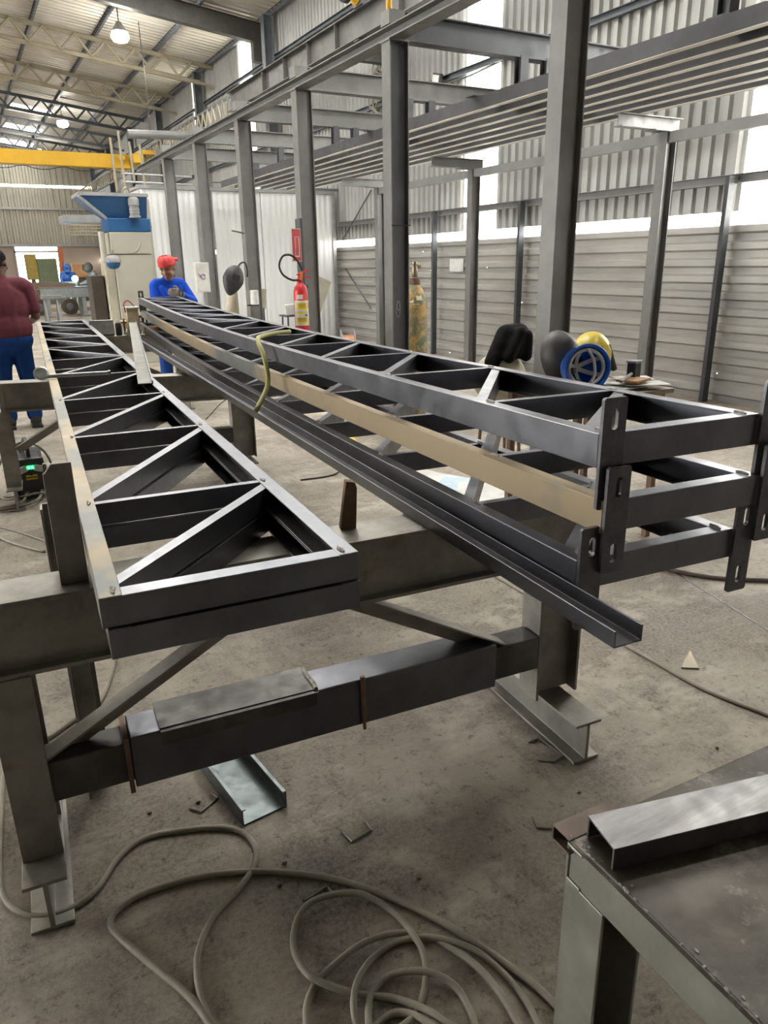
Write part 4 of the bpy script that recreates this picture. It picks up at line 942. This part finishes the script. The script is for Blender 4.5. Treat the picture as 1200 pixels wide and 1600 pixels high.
cw = lambda x_, y_, z_: Wm+V((x_,y_,z_))
mb.tube(smooth_pts([cw(-.05,-.05,.045),cw(-.10,-.16,.02),cw(-.22,-.18,.012),cw(-.30,-.08,.012),cw(-.26,.05,.012),cw(-.12,.02,.014),cw(-.08,-.10,.02),cw(-.20,-.22,.016),cw(-.36,-.14,.014),cw(-.34,.06,.014)]), .010, 8)
mb.tube(smooth_pts([cw(.05,-.05,.045),cw(.0,-.20,.03),cw(-.12,-.26,.02),cw(-.28,-.25,.014),cw(-.42,-.10,.012)]), .010, 8)
mb.tube(smooth_pts([cw(.14,-.16,.03),cw(.02,-.10,.05),cw(-.10,-.10,.04),cw(-.20,-.04,.03),cw(-.24,.08,.10),cw(-.18,.16,.24),cw(-.09,.22,.33),cw(.02,.26,.345),cw(.12,.24,.27),cw(.17,.22,.12),cw(.20,.16,.015)]), .009, 8)
tag(obj('welding_lead', mb, 'cable', smooth=True), 'tangled grey leads around the black welding machine', 'cable')
hose('grey_cable', [[(-10,835),(25,850),(70,862)]], .008, 'cable', 'short grey cable on the floor in front of the welding machine', 'cable')
hose('pale_cable', [[(-20,820),(20,828),(70,845),(110,858)],], .006, 'cable', 'thin pale cable at the left edge behind the stop plate', 'cable')

# ------------------------------------------------------------------ on the third trestle
zt_ = .843
def p3(x, y, z): return V(P3(x,y,0))+Z*(zt_+z)
t = thing('sheet_box', 'grey open sheet-metal box on the third trestle', 'box', p3(.98,.07,0))
obj('base', MB().box(p3(1.0,.08,.012), (.24,.15,.022), M.Rotation(-.2,3,'Z')), 'steel', t); obj('side', MB().box(p3(1.0,.0,.09), (.24,.008,.17), M.Rotation(-.2,3,'Z') @ M.Rotation(.25,3,'X')), 'galv', t); obj('back', MB().box(p3(.89,.10,.09), (.008,.14,.17), M.Rotation(-.2,3,'Z')), 'steel', t)
t = thing('spray_can', 'small dark can beside the grey box on the third trestle', 'can', p3(1.17,.05,0))
obj('can', MB().lathe([(.03,0),(.032,.004),(.032,.12),(.02,.135)], p3(1.17,.05,0), n=16), 'black', t, smooth='auto'); obj('cap', MB().lathe([(.022,0),(.022,.035),(.018,.04)], p3(1.17,.05,.135), n=14), 'white_pl', t, smooth='auto')
t = thing('brown_box', 'upright tan carton with pale lid on the third trestle', 'box', p3(1.33,.08,0))
obj('carton', MB().box(p3(1.33,.08,.14), (.12,.12,.28)), 'tan', t, bevel=.004); obj('lid', MB().box(p3(1.33,.08,.287), (.15,.14,.014)), 'white_pl', t)
obj('red_wire', MB().tube(smooth_pts([p3(1.26,.02,.24),p3(1.25,.0,.33),p3(1.30,.02,.36),p3(1.36,.04,.30)]), .007, 6), mat('dull_red_wire', (.35,.05,.05), .5), t)
o = obj('orange_block', MB().box(p3(1.55,.06,.04), (.22,.12,.08), M.Rotation(-.3,3,'Z')), 'wood', bevel=.01); tag(o, 'orange-brown wood block under the end of the grey flat bar', 'block')
t = thing('hand_tool', 'small upright steel clamp behind the left truss end', 'clamp', p3(1.24,.10,0))
obj('bar', MB().bb(p3(1.23,.12,0),p3(1.25,.14,.17)), 'bolt', t); obj('jaw', MB().bb(p3(1.21,.10,.12),p3(1.27,.15,.14)), 'bolt', t)
q = P2(.55,.5,.9)
o = obj('floor_wedge', MB().box(onz(380,692,.05), (.18,.12,.09), M.Rotation(.3,3,'Z')), 'wood', bevel=.006); tag(o, 'wood chock on the floor by the second trestle leg', 'chock')
# stock seen through the stack
o = obj('yellow_bar', MB().box(V((2.75,5.6,.06)), (.10,1.6,.10), M.Rotation(-.25,3,'Z')), 'label_y', bevel=.01); tag(o, 'yellow bar lying on the floor behind the truss stack', 'bar')
for k in range(4):
    o = obj('white_sheet', MB().box(V((2.75+.05*k,4.55-.22*k,.012+.012*k)), (.5,.34,.008), M.Rotation(.2+.25*k,3,'Z')), 'paper' if k != 2 else mat('pale_blue_sheet', (.5,.66,.78), .4))
    tag(o, ['white sheet','white sheet','pale blue sheet','white sheet'][k]+' on the floor seen between the stacked trusses, %s from the camera' % ORD[3-k], 'sheet', 'sheets on the floor')
t = thing('low_rack', 'low grey rack on the floor between the stack and the wall', 'rack', (3.0,5.9,0))
for x_, y_ in ((2.6,5.5),(3.3,5.5),(2.6,6.4),(3.3,6.4)): obj('leg', MB().bb((x_-.03,y_-.03,0),(x_+.03,y_+.03,.5)), 'column', t)
for y_ in (5.5,5.8,6.1,6.4): obj('rail', MB().bb((2.5,y_-.025,.5),(3.4,y_+.025,.55)), 'galv', t)
# ------------------------------------------------------------------ people
def hand(mb, w, d, side, curl, size=1.0):
    """palm at wrist w along d, thumb towards `side`; five fingers with two bends"""
    w, d, s = V(w), V(d).normalized(), V(side).normalized(); s = (s-d*s.dot(d)).normalized(); n = d.cross(s)
    k = size
    mb.caps(w, w+d*.05*k, .024*k, .026*k)
    for j in range(4):
        off = s*(.03-.02*j)*k; mb.caps(w+d*.01*k+off*.6, w+d*.08*k+off, .014*k, .0125*k)
        p_ = w+d*.085*k+off; a_ = 0; dd = d
        for i, L in enumerate((.040,.026,.020)):
            L *= (.92,1.05,1.0,.8)[j]*k; a_ += curl*(.6 if i == 0 else .8)
            dd = d*math.cos(a_)+n*math.sin(a_); q = p_+dd*L; mb.caps(p_, q, (.0098-.0008*i)*k, (.009-.0008*i)*k, 8); p_ = q
    p_ = w+d*.025*k+s*.022*k; q = p_+(d*.55+s*.75).normalized()*.04*k; mb.caps(p_, q, .0125*k, .011*k, 8); mb.caps(q, q+(d*.9+s*.25+n*.4*math.sin(curl)).normalized()*.03*k, .0105*k, .009*k, 8)
def head(mb, c, f, up, k=1.0):
    """head centre c, facing f"""
    c, f, up = V(c), V(f).normalized(), V(up).normalized(); r = f.cross(up).normalized(); up = r.cross(f)
    R = M((r,f,up)).transposed()
    at = lambda a, b, z: c+(r*a+f*b+up*z)*k
    mb.ell(at(0,-.012,.03), (.073*k,.092*k,.085*k), R); mb.ell(at(0,.018,-.035), (.058*k,.070*k,.075*k), R); mb.ell(at(0,.055,-.085), (.032*k,.028*k,.024*k), R)
    mb.caps(at(0,.085,.015), at(0,.105,-.022), .009*k, .014*k, 8)                 # nose
    mb.ell(at(0,.083,-.055), (.024*k,.010*k,.006*k), R, 10, 6); mb.ell(at(0,.080,-.066), (.021*k,.010*k,.007*k), R, 10, 6)   # lips
    for s in (-1,1):
        mb.ell(at(.072*s,-.008,-.005), (.010*k,.020*k,.032*k), R, 10, 6); mb.ell(at(.03*s,.080,.028), (.024*k,.010*k,.007*k), R, 10, 6); mb.ell(at(.04*s,.06,-.025), (.024*k,.022*k,.02*k), R, 10, 6)
    return at, R
# --- man in maroon, seen from behind
MX, MY = .355, 8.30
B = lambda x, y, z: V((MX+x, MY+y, z))
t = thing('person', 'person in maroon T-shirt and blue trousers seen from behind at left', 'person', B(0,0,0))
f = V((.35,1,0)).normalized()
mb = MB(); at, R = head(mb, B(.02,.03,1.60), V((.45,1,-.25)), Z, 1.05)
mb.caps(B(.0,0,1.38), B(.015,.02,1.54), .062, .055)
mb.caps(B(-.20,0,1.38), B(.20,0,1.38), .075, .075); mb.ell(B(0,0,1.22),(.19,.12,.22)); mb.ell(B(0,0,.98),(.17,.12,.16))
armR = [B(.225,0,1.37), B(.275,.0,1.10), B(.25,.22,1.04), ]; armL = [B(-.235,0,1.37), B(-.30,.05,1.10), B(-.16,.28,1.0)]
for a in (armR, armL): mb.caps(a[0], a[1], .052, .042); mb.caps(a[1], a[2], .042, .029)
hand(mb, armR[2], (-.1,1,-.05), (-1,0,.3), .5); hand(mb, armL[2], (.3,1,-.05), (1,0,.3), .5)
for s, dx in ((1,.115),(-1,-.11)):
    mb.caps(B(.09*s,0,.90), B(dx,.02,.48), .085, .058); mb.caps(B(dx,.02,.48), B(dx*1.05,-.01,.09), .055, .038); mb.caps(B(dx*1.05,-.03,.05), B(dx*1.15,.15,.035), .038, .034)
baked('body', mb, .0065, 'skin_dark', t)
hr = MB().ell(at(0,-.022,.042), (.080,.096,.084), R).ell(at(0,-.07,-.01), (.064,.045,.06), R)
hr.v = [q for q in hr.v]
baked('hair', hr, .008, 'hair', t, label='short black hair')
sm_ = MB().caps(B(-.185,0,1.385), B(.185,0,1.385), .092, .092).ell(B(0,0,1.22),(.245,.155,.26)).ell(B(0,-.005,1.0),(.235,.16,.21)).caps(B(0,0,1.40),B(.005,.01,1.455),.09,.07)
for s, a in ((1,armR),(-1,armL)): e_ = a[0].lerp(a[1],.72); sm_.caps(a[0], e_, .078, .071)
sm_.caps(B(-.14,-.09,1.30),B(-.10,-.12,.98),.035,.03).caps(B(.12,-.09,1.32),B(.04,-.13,1.0),.035,.03).caps(B(.15,-.05,1.2),B(.08,-.11,.95),.03,.04)
baked('t_shirt', sm_, .011, 'maroon', t, sm=5)
tr_ = MB().ell(B(0,0,.88),(.225,.155,.15))
for dx in (.115,-.11): s = 1 if dx > 0 else -1; tr_.caps(B(.09*s,0,.86), B(dx,.02,.48), .108, .082).caps(B(dx,.02,.48), B(dx*1.04,0,.13), .080, .076)
baked('trousers', tr_, .012, 'trouser', t, sm=5)
for dx in (.115,-.11): baked('boot', MB().caps(B(dx*1.05,-.03,.07), B(dx*1.15,.15,.05), .055, .045).caps(B(dx*1.05,-.03,.07),B(dx*1.05,-.02,.15),.052,.05).box(B(dx*1.1,.06,.016),(.10,.29,.032)), .009, 'boot', t, sm=3)

# --- man in blue with a red bandana, at the far end of the stack
MX, MY = 2.27, 9.60
t = thing('person', 'person in blue shirt with red bandana gripping the far end of the stack', 'person', B(0,0,0))
mb = MB(); hc = B(.0,-.07,1.525); at, R = head(mb, hc, V((-.55,-.72,-.42)), V((-.25,-.25,1)), 1.16)
mb.caps(B(.02,.02,1.34), hc+V((.01,.03,-.06)), .060, .055)
mb.caps(B(-.13,.02,1.33), B(.15,0,1.33), .07, .07); mb.ell(B(0,.02,1.18),(.16,.11,.22)); mb.ell(B(0,.03,.98),(.155,.12,.16))
armL = [B(.165,0,1.33), B(.27,-.10,1.12), B(.06,-.33,1.235)]; armR = [B(-.155,.02,1.32), B(-.19,-.06,1.08), B(-.10,-.30,1.12)]
for a in (armL, armR): mb.caps(a[0], a[1], .050, .040); mb.caps(a[1], a[2], .040, .028)
hand(mb, armL[2], (-.55,-.6,.15), (-.1,.2,1), 1.1); hand(mb, armR[2], (.3,-1,-.05), (-.2,0,1), .9)
for s, dx in ((1,.12),(-1,-.12)):
    mb.caps(B(.09*s,.03,.90), B(dx,.0,.48), .083, .056); mb.caps(B(dx,.0,.48), B(dx,.03,.09), .053, .037); mb.caps(B(dx,.05,.05), B(dx*1.15,-.13,.035), .038, .034)
baked('body', mb, .0065, 'skin', t)
for s in (-1,1): obj('eye', MB().ell(at(.03*s,.083,.014), (.010,.006,.005), R, 10, 6), 'black', t, smooth=True)
for s in (-1,1): obj('eyebrow', MB().tube([at(.012*s,.092,.032), at(.032*s,.092,.036), at(.05*s,.080,.028)], .004, 6), 'hair', t)
obj('hair', MB().ell(at(0,-.022,.050), (.074,.088,.082), R), 'hair', t, smooth=True)
bd = MB(); n = 28; vs = []
prof = [(1.0,.028),(1.03,.045),(1.0,.062),(.98,.078),(.90,.100),(.76,.118),(.52,.132)]
for g_, hz in prof:
    for k in range(n):
        th = 2*PI*k/n; g = g_*(1+.012*math.sin(5*th+hz*80)); vs.append(at(.085*g*math.sin(th), -.012+.104*g*math.cos(th), hz-.016*math.cos(th+PI)+.004*math.sin(9*th)))
bd.add(vs, [(i*n+k, i*n+(k+1)%n, (i+1)*n+(k+1)%n, (i+1)*n+k) for i in range(len(prof)-1) for k in range(n)])
o = obj('bandana', bd, 'bandana', t, smooth=True); sol = o.modifiers.new('s','SOLIDIFY'); sol.thickness = .006
obj('bandana_knot', MB().ell(at(0,-.125,.045), (.03,.03,.024), R).caps(at(.0,-.13,.045), at(.05,-.20,.03), .016, .026).caps(at(0,-.13,.04), at(-.04,-.19,.01), .015, .022), 'bandana', t, smooth=True)
sb = MB().caps(B(-.125,.02,1.33), B(.145,0,1.33), .084, .084).ell(B(0,.02,1.18),(.180,.135,.23)).ell(B(0,.03,1.0),(.178,.14,.20)).caps(B(.01,.02,1.36),B(.01,.0,1.42),.078,.066)
for a in (armL, armR): e_ = a[1].lerp(a[2],.80); sb.caps(a[0], a[1], .070, .060).caps(a[1], e_, .060, .046)
sb.caps(B(-.10,-.09,1.3),B(.02,-.12,1.02),.03,.03).caps(B(.13,-.07,1.3),B(.06,-.11,1.05),.03,.03)
baked('shirt', sb, .011, 'shirt_blue', t, sm=4)
gl = MB(); hand(gl, armL[2], (-.55,-.6,.15), (-.1,.2,1), 1.1, 1.28); gl.caps(armL[1].lerp(armL[2],.86), armL[2], .038, .036); gl.ell(armL[2]+V((-.04,-.05,.005)),(.04,.04,.04))
baked('glove', gl, .0065, 'glove', t, sm=2); gl = MB(); hand(gl, armR[2], (.3,-1,-.05), (-.2,0,1), .9, 1.22); gl.caps(armR[1].lerp(armR[2],.86), armR[2], .036, .034); baked('glove', gl, .0065, 'glove', t, sm=2)
tr_ = MB().ell(B(0,.03,.90),(.19,.14,.14))
for dx in (.12,-.12): s = 1 if dx > 0 else -1; tr_.caps(B(.09*s,.03,.86), B(dx,0,.48), .105, .085).caps(B(dx,0,.48), B(dx,.02,.12), .083, .08)
baked('trousers', tr_, .012, 'trouser', t, sm=5)
for dx in (.12,-.12): baked('boot', MB().caps(B(dx,.05,.07), B(dx*1.1,-.14,.05), .055, .045).caps(B(dx,.05,.07),B(dx,.03,.15),.052,.05).box(B(dx*1.05,-.05,.016),(.10,.28,.032)), .009, 'boot', t, sm=3)

# --- welders far away
MX, MY = 4.12, 29.0
def welder(lab, face, hood, x, y, bend, coat):
    global MX, MY
    MX, MY = x, y
    t = thing('person', lab, 'person', B(0,0,0)); f = V(face).normalized()
    sh = B(0,0,1.36)+f*bend; hc = sh+V((f.x*.10,f.y*.10,.20))
    mb = MB(); head(mb, hc, f+V((0,0,-.4)), Z); mb.caps(sh, hc-Z*.05, .06, .055)
    sd = f.cross(Z)
    mb.caps(sh-sd*.18, sh+sd*.18, .07, .07); mb.caps(sh-Z*.1, B(0,0,.95), .13, .14)
    el = [sh+sd*.22*s+f*.12-Z*.22 for s in (-1,1)]; wr = [sh+sd*.10*s+f*.36-Z*.28 for s in (-1,1)]
    for i, s in enumerate((-1,1)):
        mb.caps(sh+sd*.2*s, el[i], .055, .045); mb.caps(el[i], wr[i], .043, .032); hand(mb, wr[i], f, sd*-s, .9, 1.1)
        mb.caps(B(0,0,.9)+sd*.09*s, B(0,0,.48)+sd*.11*s, .085, .06); mb.caps(B(0,0,.48)+sd*.11*s, B(0,0,.08)+sd*.11*s, .055, .04); mb.caps(B(0,0,.05)+sd*.11*s, B(0,0,.035)+sd*.12*s+f*.15, .04, .035)
    baked('body', mb, .012, 'skin', t)
    ct = MB().caps(sh-sd*.18, sh+sd*.18, .10, .10).caps(sh-Z*.1, B(0,0,.92), .17, .18)
    for i, s in enumerate((-1,1)): ct.caps(sh+sd*.2*s, el[i], .08, .07).caps(el[i], wr[i], .068, .055)
    baked('coat', ct, .02, coat, t)
    tr_ = MB().ell(B(0,0,.9),(.18,.15,.15))
    for s in (-1,1): tr_.caps(B(0,0,.88)+sd*.09*s, B(0,0,.48)+sd*.11*s, .11, .085).caps(B(0,0,.48)+sd*.11*s, B(0,0,.1)+sd*.11*s, .08, .075)
    baked('trousers', tr_, .02, 'trouser' if coat == 'work_grey' else 'work_grey', t)
    R_ = M((sd, f, Z)).transposed()
    obj('hood', MB().ell(hc+f*.03+Z*.01, (.14,.16,.17), R_).box(hc+f*.16+Z*.02, (.16,.08,.2), R_), hood, t, smooth='auto')
    obj('visor', MB().box(hc+f*.205+Z*.04, (.11,.01,.06), R_), 'black', t)
welder('person in grey workwear and dark hood bending over the far bench', (-1,-.1,-.1), 'far_dark', 4.30, 28.2, .16, 'work_grey')
welder('person with blue welding hood lit by the arc, behind the far bench', (-.1,-1,-.2), 'spot_blue', 3.50, 29.6, .18, 'spot_blue')
# ------------------------------------------------------------------ far end of the hall
FX, FY = 2.15, 27.6
t = thing('far_bench', 'grey steel workbench far back with the welders', 'workbench', (3.1,FY,0))
obj('top', MB().bb((2.25,FY-.5,.90),(3.95,FY+.5,.96)), 'column', t); obj('front_rail', MB().bb((2.30,FY-.5,.62),(3.9,FY-.46,.90)), 'galv', t)
for x_ in (2.5,3.6):
    for y_ in (FY-.42,FY+.42): obj('leg', MB().bb((x_-.06,y_-.06,.04),(x_+.06,y_+.06,.9)), 'galv', t); obj('foot', MB().bb((x_-.14,y_-.14,0),(x_+.14,y_+.14,.04)), 'column', t)
for k in range(4):
    o = obj('steel_profile', MB().bb((1.6+.15*k,FY-.38+.2*k,.962),(3.4+.05*k,FY-.28+.2*k,1.05+.02*k)), 'far_dark' if k % 2 else 'rust'); tag(o, 'dark steel profile lying on the far grey bench, %s from the front' % ORD[k], 'profile', 'profiles on the far bench')
for k, x_ in enumerate((2.35,3.3)):
    c_ = V((x_,FY+1.2,.27)); t = thing('dark_drum', ['dark round drum under the far bench at left','dark round drum under the far bench at right'][k], 'drum', (x_,FY+1.2,0))
    obj('shell', MB().lathe([(.2,0),(.27,.02),(.27,.38),(.2,.4)], c_, (0,-1,0), 20), 'far_dark', t, smooth='auto'); obj('lid', MB().lathe([(.1,.40),(.13,.41),(.10,.43)], c_, (0,-1,0), 16), 'column', t)
for k in range(3):
    o = obj('timber_beam', MB().bb((1.6,FY+3.2+.25*k,.0),(4.6,FY+3.4+.25*k,.13)), 'pallet_wood'); tag(o, 'pale timber beam on the floor behind the far bench, %s from the front' % ORD[k], 'timber', 'timbers behind the far bench')
o = obj('welding_spark', MB().ell((3.46,FY-.1,1.20), (.10,.10,.10), n=10, m=8), 'arc'); tag(o, 'bright blue-white welding arc on the far bench', 'arc')
# machinery near the bright doorway
t = thing('green_machine', 'faded green boxy machine in front of the bright doorway', 'machine', (4.0,42,0))
obj('body', MB().bb((3.6,41.6,.5),(4.5,42.4,2.0)), 'mgreen', t, bevel=.04); obj('base', MB().bb((3.5,41.5,0),(4.6,42.5,.5)), 'far_dark', t, bevel=.02); obj('head', MB().bb((3.1,41.7,1.0),(3.6,42.3,2.2)), mat('ochre_paint', (.45,.33,.08), .6), t, bevel=.03)
obj('spindle', MB().lathe([(.1,0),(.1,.5)], (3.35,42,.55), n=14), 'column', t)
o = obj('orange_post', MB().box((4.62,41.0,1.25), (.22,.22,2.5), M.Rotation(.04,3,'Y')), 'orange', bevel=.02); tag(o, 'rusty orange post standing beside the green machine', 'post')
t = thing('orange_press', 'rust-orange low machine right of the bright doorway', 'machine', (5.4,40,0))
obj('head', MB().bb((4.95,39.7,1.1),(5.75,40.4,1.75)), mat('pale_orange', (.55,.30,.14), .7), t, bevel=.05); obj('pedestal', MB().bb((5.1,39.8,0),(5.6,40.3,1.1)), 'far_dark', t)
for k in range(3):
    o = obj('stock_rack', MB().bb((1.6+.9*k,35+1.3*k,0),(2.5+.9*k,35.6+1.3*k,.55+.12*k)), ['far_dark','rust','column'][k], bevel=.02); tag(o, ['dark low pile of stock in front of the far doorway','rust-brown low pile of stock beyond the far bench','grey low pile of stock left of the orange machine'][k], 'pile')
t = thing('step_trestle', 'small grey trestle just right of the man in maroon', 'trestle', (2.05,21.5,0))
for x_ in (1.9,2.2):
    obj('leg', MB().tube([(x_,21.2,0),(x_,21.5,.8)], .04, 8), 'column', t); obj('leg', MB().tube([(x_,21.8,0),(x_,21.5,.8)], .04, 8), 'column', t)
obj('top', MB().bb((1.8,21.4,.8),(2.3,21.6,.88)), 'column', t); obj('foot_bar', MB().bb((1.9,21.15,0),(2.25,21.35,.16)), 'far_dark', t)
# partitions and stair along the right behind the machine
t = thing('tan_partition', 'tan boarded partition left of the beige machine, far right wall', 'partition', (5.9,25,0))
obj('board', MB().bb((5.9,20.5,0),(5.98,31,3.3)), 'tan', t)
for k in range(5): obj('batten', MB().bb((5.86,21+2.2*k,0),(5.90,21.12+2.2*k,3.3)), 'pallet_wood', t)
obj('opening', MB().bb((5.85,23.0,2.2),(5.895,24.6,3.0)), 'rust', t, label='brown panel standing in for a shaded opening in the tan partition')  # solid panel; the shade inside an opening is put into its colour
o = obj('shelf_unit', MB().bb((5.2,23.2,0),(5.85,23.3,1.9)).bb((5.2,24.4,0),(5.85,24.5,1.9)), 'trim_grey'); q = o
for k in range(4): obj('shelf', MB().bb((5.2,23.3,.4+.45*k),(5.85,24.4,.43+.45*k)), 'trim_grey', o)
tag(o, 'grey shelf unit against the tan partition', 'shelf')
for k, (z, m_) in enumerate(((.44,'orange'),(.89,'wood'),(1.34,'white_pl'),(.44,'spot_blue'),(.89,'red'))):
    y_ = 23.5 if k < 3 else 24.0
    o = obj('stored_box', MB().bb((5.3,y_,z),(5.7,y_+.35,z+.28)), m_, bevel=.01); tag(o, ['orange','brown','white','blue','red'][k]+' box on the grey shelf unit far back', 'box', 'boxes on the shelf unit')
t = thing('access_ladder', 'pale pipe rails and platform rising above the blue hopper', 'platform', (4.8,20,3.4))
sY = 20.0; s_ = sY/24.0
for x_, z0, z1 in ((4.5,3.61,5.03),(4.74,3.61,5.21),(5.02,3.9,4.95),(5.3,3.8,4.9)):
    xx = x_*s_; zz0 = H+(z0-H)*s_; zz1 = H+(z1-H)*s_
    obj('upright', MB().tube([(xx,sY,zz0),(xx-.02,sY,zz1)], .03, 8), 'lattice', t)
obj('rail', MB().tube([(3.9,sY,3.68),(5.6,sY,3.66)], .025, 8).tube([(3.9,sY,3.50),(5.6,sY,3.48)], .025, 8), 'trim_grey', t)
obj('deck', MB().bb((3.8,sY-.3,3.18),(5.8,sY+.45,3.24)), 'trim_grey', t); obj('duct', MB().lathe([(.10,0),(.10,1.7)], (4.15,sY,4.55), (1,0,.03), 16), 'column', t)
for x_, y_ in ((3.9,sY-.2),(5.7,sY-.2),(3.9,sY+.35),(5.7,sY+.35)): obj('support', MB().bb((x_-.04,y_-.04,0),(x_+.04,y_+.04,3.18)), 'column_dark', t)
t = thing('louvre_bracket', 'pale jutting duct shelf left of the blue hopper', 'duct', (2.2,14.6,2.3))
obj('shelf', MB().bb((1.75,14.3,2.28),(2.62,15.0,2.40)), 'trim_grey', t)
for k in range(4): obj('rib', MB().bb((1.78,14.28,2.22-.05*k),(2.62,14.31,2.25-.05*k)), 'lattice', t)
obj('post', MB().bb((2.55,14.5,0),(2.62,14.57,2.28)), 'trim_grey', t)
# ------------------------------------------------------------------ light
w = bpy.data.worlds.new('sky'); SC.world = w; w.use_nodes = True
bg = w.node_tree.nodes['Background']; bg.inputs[0].default_value = (1,.985,.95,1); bg.inputs[1].default_value = 14.0
for k, (x, y) in enumerate(LAMPS):  # includes the unseen lamps added for top light
    z = zroof(x)-.62 if k != 3 else 5.4
    ld = bpy.data.lights.new('lamp_light', 'POINT'); ld.energy = 160; ld.color = (1,.95,.86); ld.shadow_soft_size = .2
    lo = bpy.data.objects.new('lamp_light', ld); COL.objects.link(lo); lo.location = (x,y,z-.26)
ld = bpy.data.lights.new('arc_light', 'POINT'); ld.energy = 4; ld.color = (.4,.75,1); ld.shadow_soft_size = .05
lo = bpy.data.objects.new('arc_light', ld); COL.objects.link(lo); lo.location = (3.46,FY-.35,1.25)
SC.view_settings.view_transform = 'Standard'; SC.view_settings.look = 'None'; SC.view_settings.gamma = 1; SC.view_settings.use_curve_mapping = False
SC.view_settings.exposure = 0.28
SC.cycles.max_bounces = 8; SC.cycles.diffuse_bounces = 4; SC.cycles.glossy_bounces = 4; SC.cycles.transparent_max_bounces = 8; SC.cycles.sample_clamp_indirect = 6; SC.cycles.caustics_reflective = False; SC.cycles.caustics_refractive = False
